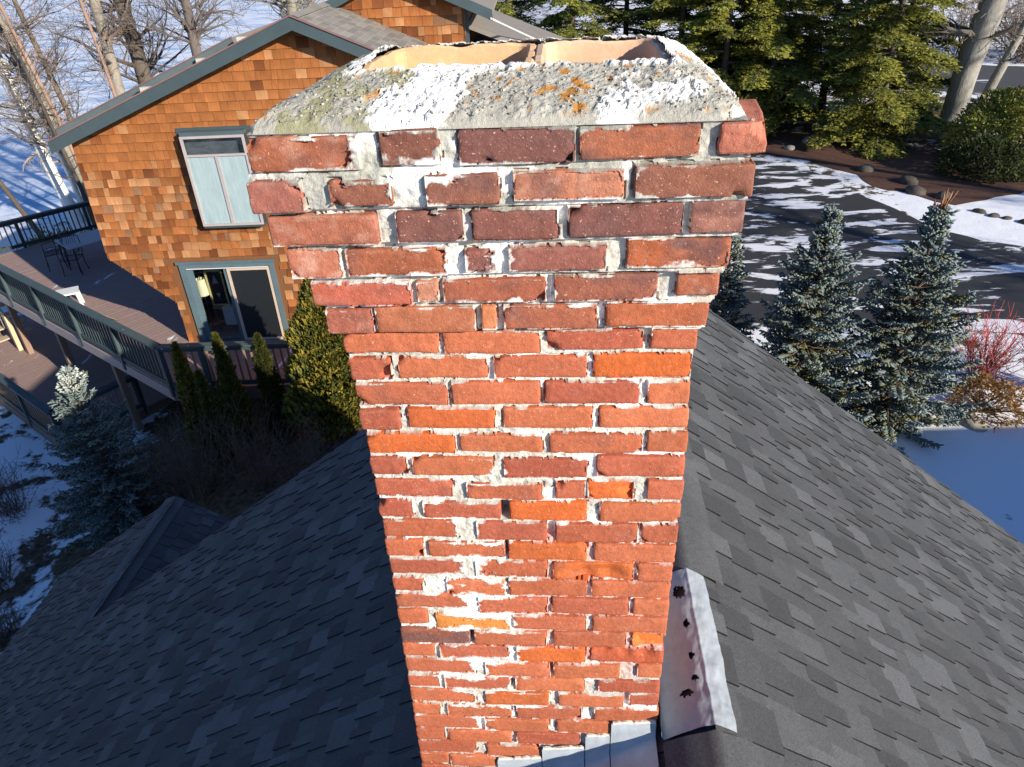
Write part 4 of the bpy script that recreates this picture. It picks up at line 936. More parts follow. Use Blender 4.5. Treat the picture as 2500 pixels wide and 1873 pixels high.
def railing(parent, p0, p1, z, hgt, spacing, capcol, balcol, posts=True, wcap=.17):
    p0, p1 = np.array([*p0, z]), np.array([*p1, z]); L = np.linalg.norm(p1 - p0); d = (p1 - p0) / L
    B = Acc(); bar(B, p0 + [0, 0, hgt], p1 + [0, 0, hgt], wcap, .04, capcol); part(parent, 'top_rail', B, M['trim'])
    B = Acc(); bar(B, p0 + [0, 0, hgt - .07], p1 + [0, 0, hgt - .07], .04, .09, capcol * .85); part(parent, 'under_rail', B, M['trim'])
    B = Acc(); bar(B, p0 + [0, 0, .10], p1 + [0, 0, .10], .04, .09, capcol * .9); part(parent, 'bottom_rail', B, M['trim'])
    s = spacing / 2; i = 0
    while s < L:
        B = Acc(); q = p0 + d * s; side = np.array([-d[1], d[0], 0]); sd_ = side * (-.038)
        bar(B, q + sd_ + [0, 0, .04], q + sd_ + [0, 0, hgt - .03], .035, .035, balcol, up=d); part(parent, 'baluster', B, M['paint']); s += spacing
    if posts:
        for k in range(int(L / 1.9) + 1):
            q = p0 + d * min(k * 1.9, L - .05); B = Acc(); box(B, q + [0, 0, hgt / 2 - .1], (.045, .045, hgt / 2 + .07), capcol * .9, rotz(math.atan2(d[1], d[0]))); part(parent, 'post', B, M['trim'])
railing(deck, Acn, Fcn, DZ, .95, .145, RG, RG * .95)
railing(deck, (-5.05, 10.5), Acn, DZ, .95, .145, RG, BRN)
railing(deck, Fcn, Gcn, DZ, .86, .15, RG * .6, RG * .5)
B = Acc()
bar(B, (*Acn, DZ - .16), (*Fcn, DZ - .16), .04, .24, (.42, .33, .30)); bar(B, (-5.0, 10.5, DZ - .16), (*Acn, DZ - .16), .04, .24, BRN); bar(B, (*Fcn, DZ - .16), (*Gcn, DZ - .16), .04, .24, BRN)
part(deck, 'rim_joist', B, M['deckwood'])
for s in (.25, 3.3, 6.2, 9.2, 11.4):
    q = Acn + Fdir * s + np.array([.16, .24]); zb = float(hz(*q)); B = Acc(); box(B, (q[0], q[1], (zb - .2 + DZ - .03) / 2), (.07, .07, (DZ - .03 - zb + .2) / 2), BRN * 1.1, rotz(-.59)); part(deck, 'support_post', B, M['deckwood'])
B = Acc(); box(B, (-17.2, 17.15, DZ + .42), (.07, .07, .5), RG, rotz(.9)); part(deck, 'corner_post', B, M['trim'])
low = thing('lower_deck', (-13, 14, -9.6), 'lower brown plank deck with snow streaks below the upper deck', 'deck')
l0 = np.array([-11.45, 11.35]); l1 = l0 + Fdir * 8.6; nb_ = np.array([.561, .828]) * 4.6
planks(low, [tuple(l0), tuple(l0 + nb_), tuple(l1 + nb_), tuple(l1)], LZ, R_(53), .145, 42)
railing(low, l0, l1, LZ, .93, .145, RG, BRN); railing(low, l0 + nb_ * .42, l0, LZ, .93, .145, RG, BRN)
B = Acc(); bar(B, (*l0, LZ - .16), (*l1, LZ - .16), .04, .25, BRN * .9); bar(B, (*(l0 + nb_), LZ - .16), (*l0, LZ - .16), .04, .25, BRN * .9); part(low, 'rim_joist', B, M['deckwood'])
for s, q_ in ((.1, .1), (4, .1), (8.3, .1), (.1, 4.2), (4, 4.2), (8.3, 4.2)):
    q = l0 + Fdir * s + nb_ / 4.6 * q_; zb = float(hz(*q)) - .2; B = Acc(); box(B, (q[0], q[1], (zb + LZ - .03) / 2), (.06, .06, (LZ - .03 - zb) / 2), BRN); part(low, 'support_post', B, M['deckwood'])
# stair rail of pale wood at the left end
st_ = thing('deck_stair', (-16.4, 16.6, LZ), 'pale wooden stair with newel post between the two decks', 'stairs')
for k in range(8):
    B = Acc(); q = np.array([-16.1, 16.4, LZ + .24 * (k + 1)]) + np.array([-.19, .13, 0]) * k; box(B, q, (.14, .5, .02), np.array([.50, .40, .27]), rotz(-.6)); part(st_, 'tread', B, M['deckwood'])
B = Acc(); box(B, (-15.65, 15.95, LZ + .55), (.06, .06, .55), (.62, .48, .30), rotz(-.6)); part(st_, 'newel_post', B, M['deckwood'])
B = Acc(); bar(B, (-15.65, 15.95, LZ + 1.0), (-17.2, 17.0, LZ + 2.6), .05, .12, (.62, .48, .30)); part(st_, 'handrail', B, M['deckwood'])
for k in range(1, 7):
    B = Acc(); q = np.array([-15.65, 15.95, LZ]) + np.array([-1.55, 1.05, 1.6]) * k / 7; bar(B, q + [0, 0, .1], q + [0, 0, 1.0], .035, .035, np.array([.60, .46, .29]), up=(1, 0, 0)); part(st_, 'baluster', B, M['deckwood'])

# ================================================================== deck furniture
def iron_chair(x, y, rz, label):
    r = thing('patio_chair', (x, y, DZ), label, 'chair', 'iron patio chairs around the glass table'); Rm_ = rotz(rz); ic = (.012, .012, .014)
    L = lambda *q: Rm_ @ np.array(q, float) + np.array([x, y, DZ])
    for sx in (-.22, .22):
        for sy in (-.2, .2):
            B = Acc(); tube(B, [L(sx * 1.1, sy * 1.15, 0.0), L(sx, sy, .2), L(sx, sy, .43)], .012, 6, ic); part(r, 'leg', B, M['iron'])
    B = Acc(); tube(B, [L(-.23, -.2, .43), L(.23, -.2, .43), L(.23, .2, .43), L(-.23, .2, .43), L(-.23, -.2, .43)], .012, 6, ic)
    for k in range(7): tube(B, [L(-.23 + .0767 * k, -.2, .43), L(-.23 + .0767 * k, .2, .43)], .006, 5, ic)
    part(r, 'seat', B, M['iron'])
    B = Acc(); tube(B, [L(-.23, .2, .43), L(-.24, .27, .7), L(-.2, .32, .92), L(0, .34, .97), L(.2, .32, .92), L(.24, .27, .7), L(.23, .2, .43)], .012, 6, ic)
    for k in range(5): a = -.14 + .07 * k; tube(B, [L(a, .2, .43), L(a * .9, .28, .7), L(a * .7, .335, .95)], .006, 5, ic)
    part(r, 'backrest', B, M['iron'])
    for s in (-1, 1): B = Acc(); tube(B, [L(.24 * s, .26, .66), L(.27 * s, .0, .66), L(.26 * s, -.18, .63), L(.22 * s, -.2, .43)], .011, 6, ic); part(r, 'armrest', B, M['iron'])
iron_chair(-14.15, 16.75, -.9, 'black iron patio chair on deck, nearest the sunlit planks')
iron_chair(-13.35, 16.35, .2, 'black iron patio chair tucked against the cedar house corner')
iron_chair(-14.55, 17.9, -2.2, 'black iron patio chair behind the glass table near the far railing')
tbl = thing('patio_table', (-13.1, 17.2, DZ), 'grey glass topped patio table in shade beside the cedar house', 'table')
B = Acc(); n = 4; box(B, (-13.1, 17.2, DZ + .72), (.85, .55, .012), (.33, .37, .40), rotz(R_(50))); part(tbl, 'table_top', B, M['iron'])
for sx in (-.7, .7):
    for sy in (-.42, .42): q = rotz(R_(50)) @ np.array([sx, sy, 0]); B = Acc(); tube(B, [(-13.1 + q[0] * 1.05, 17.2 + q[1] * 1.05, DZ), (-13.1 + q[0], 17.2 + q[1], DZ + .71)], .02, 8, (.02, .02, .02)); part(tbl, 'leg', B, M['iron'])
wt = thing('white_table', (-12.1, 14.12, DZ), 'small white plastic side table by the green deck railing', 'table')
B = Acc(); box(B, (-12.1, 14.12, DZ + .43), (.25, .22, .02), (.74, .75, .73), rotz(.55)); part(wt, 'table_top', B, M['paint'])
for sx in (-.2, .2):
    for sy in (-.17, .17): q = rotz(.55) @ np.array([sx, sy, 0]); B = Acc(); bar(B, (-12.1 + q[0] * 1.15, 14.12 + q[1] * 1.15, DZ), (-12.1 + q[0], 14.12 + q[1], DZ + .42), .05, .05, (.72, .73, .72), up=(1, 0, 0)); part(wt, 'leg', B, M['paint'])
B = Acc(); tube(B, [(-10.53, 13.37, DZ + .02), (-11.4, 13.32, DZ + .45), (-12.15, 13.30, DZ + .93)], [.022, .025, .028], 8, (.16, .12, .09)); solo('wooden_pole', B, M['deckwood'], 'long brown wooden pole leaning from the deck against the railing', 'pole', smooth=True)
# cable from the rake of the upper block
B = Acc(); p0, p1 = hp(-.66, 2.1, -.62), np.array([5.1, 34.0, -5.3]); tt = np.linspace(0, 1, 40)[:, None]; pts = p0 + (p1 - p0) * tt; pts[:, 2] -= (.25 * 4 * tt * (1 - tt))[:, 0]
tube(B, pts, .022, 6, (.62, .62, .60)); solo('service_cable', B, M['paint'], 'pale overhead cable running from the upper eave towards the hemlocks', 'cable', smooth=True)
# garage added out of view, sized so its roof shades the lawn
gar = thing('shade_garage', (17, 0, GZ), 'added building with grey shingle roof, unseen, shading the lawn from the right', 'shade_garage')
ga = np.array([-.957, .29, 0]); gn = np.array([.29, .957, 0]); gc = np.array([17.2, 1.55, 0])
def gp(s, t_, z): return gc + ga * s + gn * t_ + np.array([0, 0, z])
B = Acc(); B.add([gp(s, t_, z) for s in (-1.6, 3.0) for (t_, z) in ((-7, GZ), (-7, -4.7), (0, -2.75), (3, -4.4), (3, GZ))], [[0, 5, 6, 1], [3, 8, 9, 4]], (.5, .48, .45)); B.face([[0, 1, 2], [0, 2, 3], [0, 3, 4], [5, 7, 6], [5, 8, 7], [5, 9, 8]], 0); part(gar, 'wall', B, M['paint'])
B = Acc()
for sg in (-1, 1): B.add([gp(-1.9, 0, -2.55), gp(3.3, 0, -2.55), gp(3.3, 3.4 if sg > 0 else -7.4, -4.45 if sg > 0 else -4.65), gp(-1.9, 3.4 if sg > 0 else -7.4, -4.45 if sg > 0 else -4.65)], [[0, 1, 2, 3]], (.07, .07, .075))
part(gar, 'roof', B, M['roof'])
B = Acc(); 
for k in range(4): B.add([gp(3.02, -1.3, GZ + .02 + .52 * k), gp(3.02, 1.3, GZ + .02 + .52 * k), gp(3.02, 1.3, GZ + .5 + .52 * k), gp(3.02, -1.3, GZ + .5 + .52 * k)], [[0, 1, 2, 3]], (.7, .7, .68))
part(gar, 'door', B, M['paint'])

# ================================================================== VEGETATION
def unit(v): return v / (np.linalg.norm(v, axis=-1, keepdims=True) + 1e-9)
def trunk_tube(path, r0, r1, col, n=12, seed=0, bumpy=.08):
    A = Acc(); path = np.asarray(path, float); m = 26; t = np.linspace(0, 1, m); tt = np.linspace(0, 1, len(path))
    P = np.stack([np.interp(t, tt, path[:, k]) for k in range(3)], 1)
    for _ in range(3): P[1:-1] = (P[:-2] + P[1:-1] * 2 + P[2:]) / 4
    rr_ = r0 * (1 - t) + r1 * t; rr_ = rr_ * (1 + bumpy * (vn(t * 9, 0 * t, 0, seed) - .5) * 2); rr_[0] *= 1.35; rr_[1] *= 1.12
    tube(A, P, rr_, n, np.asarray(col)[None] * (.85 + .3 * vn(t * 14, 0 * t, 3, seed))[:, None]); return A
# ---------------- blue spruce
def spruce(name, x, y, zb, h, r, label, seed, brown_tip=False, dens=1.0, green=.25, tiptone=1.0):
    rg = np.random.default_rng(seed)
    T = thing(name, (x, y, zb), label, 'tree', 'blue spruces round the two houses')
    part(T, 'trunk', trunk_tube([(x, y, zb - .1), (x + rg.normal(0, .02), y, zb + h * .5), (x, y, zb + h * .97)], .05 * h / 4 + .03, .012, (.10, .075, .055), 9, seed), M['bark'], smooth=True)
    A = Acc(); S0 = []; S1 = []; CC = []; W0 = []; W1 = []; WR = []
    zt = .10
    while zt < h * .97:
        f = zt / h
        env = r * ((1 - f) ** .82) * (1.0 if f > .12 else .8 + .2 * f / .12) + .05
        nbr = max(4, int((5 + 5 * (1 - f)) * dens)); a0 = rg.random() * 6.28
        for k in range(nbr):
            az = a0 + k * 6.283 / nbr + rg.normal(0, .18); L = env * rg.uniform(.74, 1.12) * (.72 + .55 * float(vn(az * 1.6, zt * 2.4, 0, seed))); el = .55 * f + .05 + rg.normal(0, .07)
            if f > .8: el += .35
            d = np.array([math.cos(az) * math.cos(el), math.sin(az) * math.cos(el), math.sin(el)]); side = np.array([-math.sin(az), math.cos(az), 0]); upv = np.cross(d, side) * -1
            o = np.array([x, y, zb + zt + rg.normal(0, .03)])
            pt = lambda s: o + d * s + np.array([0, 0, -.10 * L * math.sin(min(1, s / L) * 2.2) + .05 * L * (s / L) ** 3])
            ns = max(3, int(L / .062)); prev = pt(0)
            W0.append(o); W1.append(pt(L * .6)); WR.append(.008 + .008 * L)
            for q in range(1, ns + 1):
                s = L * q / ns; p = pt(s); sl = (.055 + .13 * (1 - s / L)) * (.8 + .5 * rg.random()) * (1 if L > .3 else .7)
                if s / L < .16: continue
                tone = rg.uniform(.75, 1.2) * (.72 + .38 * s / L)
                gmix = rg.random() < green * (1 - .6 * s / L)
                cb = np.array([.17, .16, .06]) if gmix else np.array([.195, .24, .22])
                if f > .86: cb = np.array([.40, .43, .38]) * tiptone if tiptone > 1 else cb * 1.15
                for sg in (-1, 1):
                    nsub = 1 + int(sl / .07)
                    dirn = unit(d * .75 + side * sg * .75 + upv * rg.normal(.08, .22))
                    ln = sl * rg.uniform(.9, 1.3); b_ = p
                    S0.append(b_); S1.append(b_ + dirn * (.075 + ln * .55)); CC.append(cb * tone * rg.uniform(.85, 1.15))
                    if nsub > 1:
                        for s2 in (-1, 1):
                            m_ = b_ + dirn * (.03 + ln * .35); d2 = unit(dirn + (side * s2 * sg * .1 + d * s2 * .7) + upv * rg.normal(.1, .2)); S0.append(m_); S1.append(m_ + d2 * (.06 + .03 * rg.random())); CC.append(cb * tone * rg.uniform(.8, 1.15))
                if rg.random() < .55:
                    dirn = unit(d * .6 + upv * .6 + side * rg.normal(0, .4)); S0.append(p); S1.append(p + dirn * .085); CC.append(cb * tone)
            S0.append(pt(L * .93)); S1.append(pt(L) + d * .07); CC.append(np.array([.21, .26, .24]))
        zt += (.13 + .05 * (1 - f)) / (dens ** .5)
    # leader cluster
    for k in range(9 if not brown_tip else 16):
        az = rg.random() * 6.28; el = rg.uniform(.7, 1.3) if not brown_tip else rg.uniform(1.1, 1.45); b_ = np.array([x, y, zb + h * rg.uniform(.90, .98)]); d = np.array([math.cos(az) * math.cos(el), math.sin(az) * math.cos(el), math.sin(el)]); S0.append(b_); S1.append(b_ + d * (rg.uniform(.12, .24) if not brown_tip else rg.uniform(.22, .46))); CC.append(np.array([.20, .24, .22]) if not brown_tip else np.array([.34, .17, .09]))
    S0.append(np.array([x, y, zb + h * .93])); S1.append(np.array([x, y, zb + h * 1.03])); CC.append(np.array([.26, .25, .15]) if not brown_tip else np.array([.36, .18, .09]))
    S0, S1, CC = np.array(S0), np.array(S1), np.array(CC)
    # each shoot: slender six-sided-free spindle of three faces fore and aft
    d = unit(S1 - S0); ref = np.tile([[0, 0, 1.]], (len(d), 1)); s = unit(np.cross(d, ref)); u = np.cross(s, d); Ls = np.linalg.norm(S1 - S0, axis=1)
    rad = np.clip(.011 + .08 * Ls, .012, .021)[:, None]; mid1 = S0 + (S1 - S0) * .22; mid2 = S0 + (S1 - S0) * .78
    ph = np.random.default_rng(seed + 1).random(len(d)) * 6.28
    ring = [np.cos(ph + q * 2.094)[:, None] * s + np.sin(ph + q * 2.094)[:, None] * u for q in range(3)]
    V = np.stack([S0] + [mid1 + rad * q for q in ring] + [mid2 + rad * .85 * q for q in ring] + [S1], 1)
    F3 = np.array([[0, 2, 1], [0, 3, 2], [0, 1, 3], [7, 4, 5], [7, 5, 6], [7, 6, 4]]); F4 = np.array([[1, 2, 5, 4], [2, 3, 6, 5], [3, 1, 4, 6]])
    base = np.arange(len(d))[:, None, None] * 8; b = A.n
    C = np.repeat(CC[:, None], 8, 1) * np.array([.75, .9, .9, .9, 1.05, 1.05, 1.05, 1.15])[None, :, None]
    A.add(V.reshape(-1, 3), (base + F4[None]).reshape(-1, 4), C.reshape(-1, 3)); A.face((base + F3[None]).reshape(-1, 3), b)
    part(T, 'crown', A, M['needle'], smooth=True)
    B = Acc(); segs(B, W0, W1, WR, np.array(WR) * .4, 5, (.13, .095, .07)); part(T, 'branch', B, M['twig'], kind='stuff')
    return len(d)
spruce('blue_spruce', 4.22, 9.85, GZ, 3.98, 1.35, 'blue spruce with a pale pointed top just right of the chimney', 61, dens=1.15, green=.3)
spruce('blue_spruce', 5.88, 9.95, GZ, 3.95, 1.5, 'full blue spruce with brown dead tip at the edge of the lawn', 62, brown_tip=True, dens=1.1, green=.32)
spruce('blue_spruce', 3.15, 11.6, GZ, 3.0, .75, 'small blue spruce half hidden behind the chimney', 63, green=.2)
spruce('blue_spruce', -8.55, 8.85, -8.95, 3.70, 1.35, 'blue spruce with sunlit silvery tip in front of the lower deck', 64, dens=1.0, green=.05, tiptone=1.25)
# ---------------- arborvitae
def arbor(x, y, zb, h, r, label, seed, nleaf, gold=.35, tone=1.0):
    rg = np.random.default_rng(seed); T = thing('arborvitae', (x, y, zb), label, 'tree', 'arborvitae hedge beside the deck')
    part(T, 'trunk', trunk_tube([(x, y, zb - .1), (x, y, zb + h * .9)], .045, .01, (.12, .08, .055), 8, seed), M['bark'], smooth=True)
    A = Acc(); n = nleaf; f = rg.random(n) ** .9; env = r * np.minimum(1, (1 - f) ** .75 * 1.25) * (.75 + .25 * np.minimum(1, f * 6)); az = rg.random(n) * 6.28
    lump = .6 + .75 * vn(az * 2.2, f * 11, 0, seed); rad = env * lump * np.sqrt(rg.uniform(.35, 1, n))
    P = np.stack([x + rad * np.cos(az), y + rad * np.sin(az), zb + .05 + f * h * .97], 1)
    D = np.stack([np.cos(az) * rg.uniform(.2, .7, n), np.sin(az) * rg.uniform(.2, .7, n), np.ones(n)], 1) + rg.normal(0, .22, (n, 3)); Nn = np.stack([-np.sin(az), np.cos(az), 0 * az], 1) + rg.normal(0, .6, (n, 3))
    g_ = rg.random(n); C = np.where((g_ < gold)[:, None], np.array([[.34, .27, .045]]), np.array([[.11, .125, .028]])) * rg.uniform(.7, 1.25, n)[:, None] * tone  # tone below one darkens the leaves, standing in for shade
    sc = (.6 if r < .4 else 1.0); leafs(A, P, D, Nn, rg.uniform(.10, .19, n) * sc, rg.uniform(.05, .085, n) * sc, C)
    for k in (-1, 1): leafs(A, P + unit(D) * .03, D + Nn * .6 * k, rg.normal(0, 1, (n, 3)), rg.uniform(.07, .12, n) * sc, rg.uniform(.03, .05, n) * sc, C * rg.uniform(.85, 1.1, n)[:, None])
    part(T, 'crown', A, M['leaf'])
zs = lambda x, y: float(hz(x, y))
arbor(-6.95, 9.65, zs(-6.95, 9.65), -5.20 - zs(-6.95, 9.65), .27, 'slim arborvitae with golden tip at the corner of the deck railing', 71, 3800, .5)
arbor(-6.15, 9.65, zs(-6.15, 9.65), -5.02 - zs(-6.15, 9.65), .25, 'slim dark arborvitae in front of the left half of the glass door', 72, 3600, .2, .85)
arbor(-5.38, 9.65, zs(-5.38, 9.65), -5.05 - zs(-5.38, 9.65), .27, 'slim shaded arborvitae in front of the right half of the glass door', 73, 3600, .05, .6)  # shade painted in: less gold and a darker leaf tone
arbor(-4.20, 9.80, zs(-4.2, 9.8), -3.95 - zs(-4.2, 9.8), .85, 'broad golden green arborvitae against the left edge of the chimney', 74, 15000, .5)
arbor(-6.55, 9.45, zs(-6.55, 9.45), 2.1, .24, 'short arborvitae hidden in shade between two taller ones', 75, 2200, .1)
# ---------------- hemlocks
def hemlock(x, y, zb, h, r, label, seed, nbr=64, low=.10, lean=0, yel=.4):
    rg = np.random.default_rng(seed); T = thing('hemlock_tree', (x, y, zb), label, 'tree', 'evergreen hemlocks along the far edge of the driveway')
    part(T, 'trunk', trunk_tube([(x, y, zb - .2), (x + lean * .5, y, zb + h * .5), (x + lean, y, zb + h)], .20, .03, (.11, .085, .07), 9, seed), M['bark'], smooth=True)
    P, D, Nn, C, Ls = [], [], [], [], []; W0, W1, WR = [], [], []
    for k in range(nbr):
        f = low + (1 - low) * (k + rg.random()) / nbr; az = rg.random() * 6.28; L = r * (1 - f) ** .62 * rg.uniform(.55, 1.2) + .25; o = np.array([x + lean * f, y, zb + h * f])
        dh = np.array([math.cos(az), math.sin(az), 0]); side = np.array([-dh[1], dh[0], 0]); rise = rg.uniform(.02, .28); droop = rg.uniform(.18, .42)
        pt = lambda t: o + dh * L * t + np.array([0, 0, L * (rise * t - droop * t * t)])
        tone = rg.uniform(.75, 1.25)
        for q in range(4): W0.append(pt(q / 4)); W1.append(pt((q + 1) / 4)); WR.append(.03 * (1 - q / 4.5) * L / 2.2 + .004)
        ns = int(L / .07); t = (np.arange(1, ns + 1) / ns); t = t[t > .15]
        base = o + dh * L * t[:, None] + np.array([0, 0, 1.]) * (L * (rise * t - droop * t * t))[:, None]
        sl = L * .42 * (1 - t) ** .7 * rg.uniform(.7, 1.2, len(t)) + .12
        for sg in (-1, 1):
            dd = unit(dh * .75 + side * sg * .8 + np.array([0, 0, 1.]) * rg.normal(-.12, .14, len(t))[:, None])
            K = 8; fr = (np.arange(K) + .5) / K; keep = (fr[None] * sl[:, None] < sl[:, None]) & (rg.random((len(t), K)) < np.clip(sl[:, None] / .55, .3, 1)) & (rg.random(len(t)) > .10)[:, None]
            s_ = sl[:, None] * fr[None]; pp = base[:, None] + dd[:, None] * s_[..., None] + np.array([0, 0, -.32]) * (s_ ** 2)[..., None] + rg.normal(0, .018, (len(t), K, 3))
            crs = np.cross(dd, [0, 0, 1.])
            for s2 in (-1, 1):
                dv = np.repeat((dd * .8 + crs * s2 * .75)[:, None], K, 1); dv[..., 2] += rg.normal(-.24, .2, (len(t), K))
                m_ = keep; n_ = int(m_.sum())
                if not n_: continue
                P.append(pp[m_]); D.append(dv[m_]); Nn.append(np.column_stack([rg.normal(0, .45, n_), rg.normal(0, .45, n_) - .25, np.ones(n_)]))
                yl = rg.random(n_) < yel * (.4 + np.broadcast_to(fr[None], m_.shape)[m_])
                C.append(np.where(yl[:, None], np.array([[.31, .30, .055]]), np.array([[.13, .16, .042]])) * tone * rg.uniform(.7, 1.3, n_)[:, None]); Ls.append(rg.uniform(.10, .19, n_))
    P, D, Nn, C, Ls = [np.concatenate(q) for q in (P, D, Nn, C, Ls)]
    A = Acc(); Ls = np.array(Ls); leafs(A, P, D, Nn, Ls, Ls * .5, np.array(C)); part(T, 'crown', A, M['leaf'])
    B = Acc(); segs(B, W0, W1, WR, np.array(WR) * .75, 5, (.15, .125, .105)); part(T, 'branch', B, M['twig'], kind='stuff')
HL = [(-2.6, 36.5, 9.5, 3.4, 'dark hemlock farthest left, behind the cedar house roof edge', 90), (.4, 34.5, 9.0, 3.0, 'hemlock rising directly behind the left flue', 90), (3.0, 37.5, 10, 3.4, 'hemlock rising behind the right flue, set back', 90),
      (5.2, 34.2, 9.5, 3.2, 'hemlock just right of the chimney crown with lit boughs', 105), (7.5, 36.6, 10, 3.4, 'tall hemlock set back, in the middle of the row', 95), (9.0, 32.8, 9.6, 3.2, 'hemlock with wide lit boughs above the mulch bed', 110),
      (12.2, 35.6, 10, 3.3, 'dark hemlock behind the drooping one, left of the grey trunk', 95), (12.6, 29.8, 8.4, 3.0, 'yellow green hemlock with low drooping boughs over the stones', 120), (10.6, 38.8, 10, 3.4, 'hemlock deep in the row, seen between two nearer ones', 90), (6.9, 32.6, 8.6, 2.6, 'young hemlock at the left end of the mulch bed', 90), (14.4, 33.2, 9, 2.8, 'hemlock brushing the massive grey trunk', 90)]
for i, (x, y, h, r, lab, nbq) in enumerate(HL): hemlock(x, y, GZ, h, r, lab, 81 + i, nbq, low=.05 if i in (7, 5, 9, 10) else .12, yel=.70 if i in (3, 5, 7, 9) else .45)
# ---------------- bare trees
def bare_tree(name, path, r0, r1, label, seed, col, mt, group, twigs=26, tw_len=2.4, start=.25, depth=3, bcol=None, rise=.55):
    rg = np.random.default_rng(seed); path = np.asarray(path, float)
    T = thing(name, tuple(path[0]), label, 'tree', group); part(T, 'trunk', trunk_tube(path, r0, r1, col, 12, seed), M[mt], smooth=True)
    P0, P1, R0 = [], [], []; R1 = []; tt = np.linspace(0, 1, len(path))
    def grow(p, d, L, r, dep):
        n = 4; q = p
        for i in range(n):
            d = unit(d + rg.normal(0, .17, 3) + np.array([0, 0, .05])); q2 = q + d * L / n; ra, rb = r * (1 - .2 * i), r * (1 - .2 * (i + 1))
            P0.append(q); P1.append(q2); R0.append(max(ra, .006)); R1.append(max(rb, .005))
            if dep > 0:
                for _ in range(2 if dep > 1 else 2):
                    if rg.random() < .8: sd_ = unit(d + rg.normal(0, .75, 3)); grow(q + (q2 - q) * rg.random(), sd_, L * rg.uniform(.35, .6), rb * .55, dep - 1)
            q = q2
    for k in range(int(twigs * 1.4)):
        f = start + (1 - start) * rg.random(); p = np.array([np.interp(f, tt, path[:, i]) for i in range(3)]); az = rg.random() * 6.28; d = unit(np.array([math.cos(az), math.sin(az), rise + rg.normal(0, .3)])); grow(p, d, tw_len * rg.uniform(.5, 1.2), (r0 * (1 - f) + r1 * f) * rg.uniform(.18, .38), depth - 1)
    A = Acc(); segs(A, P0, P1, R0, R1, 4, np.asarray(bcol if bcol is not None else col) * 1.0); part(T, 'branch', A, M['twig'], kind='stuff')
    return len(P0)
LG = 'bare trees on the lake shore'; ty = 28.0
gb = lambda x, y: float(hz(x, y)) - .2
GY = np.array([.30, .265, .215]); DB = np.array([.13, .105, .085]); PKB = np.array([.34, .22, .16]); WB = np.array([.78, .75, .68])
bare_tree('bare_tree', [(-17.65, ty, gb(-17.6, ty)), (-17.55, ty, -4), (-17.4, ty, 0), (-17.2, ty, 4)], .25, .14, 'straight grey bare trunk rising behind the cedar roof', 101, GY, 'bark', LG, 20, 2.6, .3, 3, np.array([.20, .165, .14]))
bare_tree('bare_tree', [(-16.85, ty + 1, gb(-16.9, ty)), (-16.9, ty + 1, -3.5), (-17.0, ty + 1, 0), (-17.3, ty + 1, 4)], .36, .2, 'thick dark rough trunk just right of the straight grey one', 102, DB, 'bark', LG, 26, 2.8, .3, 3)
bare_tree('bare_tree', [(-16.75, ty - 1.5, gb(-16.7, ty)), (-16.85, ty - 1.5, -3.5), (-17.1, ty - 1.5, .5), (-17.2, ty - 1.5, 3)], .075, .04, 'thin reddish trunk in front of the thick dark one', 103, PKB, 'bark', LG, 12, 1.5, .3, 2)
bare_tree('bare_tree', [(-20.0, ty, gb(-20, ty)), (-20.7, ty, -5.1), (-21.3, ty, -1.6), (-22.2, ty, 3)], .24, .13, 'leaning forked grey trunk near the left picture edge', 104, GY * .95, 'bark', LG, 24, 2.8, .25, 3, np.array([.18, .15, .125]))
bare_tree('bare_tree', [(-20.3, ty + .6, gb(-20, ty)), (-20.35, ty + .6, -4.6), (-20.9, ty + .6, -1), (-21.3, ty + .6, 3)], .13, .07, 'slim dark stem beside the leaning forked trunk', 105, DB * 1.2, 'bark', LG, 20, 2.2, .3, 3)
bare_tree('bare_tree', [(-19.4, ty - 1, gb(-19.4, ty)), (-19.7, ty - 1, -5), (-20.4, ty - 1, -.8), (-20.8, ty - 1, 2.5)], .085, .05, 'thin pinkish stem left of the cedar gable', 106, PKB, 'bark', LG, 16, 1.8, .3, 2)
bare_tree('birch_tree', [(-21.2, ty, gb(-21.2, ty)), (-21.6, ty, -6.9), (-22.0, ty, -2.7), (-22.6, ty, 2.5)], .27, .14, 'thick white birch at the left picture edge', 107, WB, 'birch', LG, 22, 2.6, .3, 3, np.array([.30, .26, .23]))
bare_tree('birch_tree', [(-20.95, ty + .3, gb(-21, ty)), (-21.1, ty + .3, -6.6), (-21.5, ty + .3, -3.4), (-22.1, ty + .3, 2)], .12, .06, 'slender white birch leaning beside the thick birch', 108, WB * .95, 'birch', LG, 16, 2.0, .3, 3, np.array([.28, .24, .21]))
bare_tree('bare_tree', [(-21.5, ty - 2, gb(-21.5, ty - 2)), (-22.6, ty - 2, -6.3), (-23.6, ty - 2, -3.6), (-25, ty - 2, 1)], .11, .06, 'thin dark trunk slanting across the birches', 109, DB * .8, 'bark', LG, 16, 2.2, .3, 3)
bare_tree('bare_tree', [(-14.05, ty, gb(-14, ty)), (-14.0, ty, -2.4), (-13.9, ty, 0), (-13.9, ty, 3.5)], .21, .12, 'brown bare trunk above the cedar roof slope', 110, np.array([.17, .14, .12]), 'bark', LG, 26, 2.6, .35, 3)
bare_tree('bare_tree', [(-11.2, 31, gb(-11.2, 31)), (-11.1, 31, -2.4), (-10.9, 31, 0), (-10.9, 31, 3.5)], .26, .16, 'pale mottled trunk behind the cedar roof ridge', 111, np.array([.30, .27, .22]), 'bark', LG, 30, 2.6, .35, 3, np.array([.24, .21, .17]))
bare_tree('bare_tree', [(-19.1, 26, gb(-19.1, 26)), (-19.15, 26, -7), (-19.4, 26, -5), (-19.7, 26, -2)], .10, .05, 'short dark stem next to the corner of the cedar house', 112, DB * .7, 'bark', LG, 14, 1.6, .35, 2)
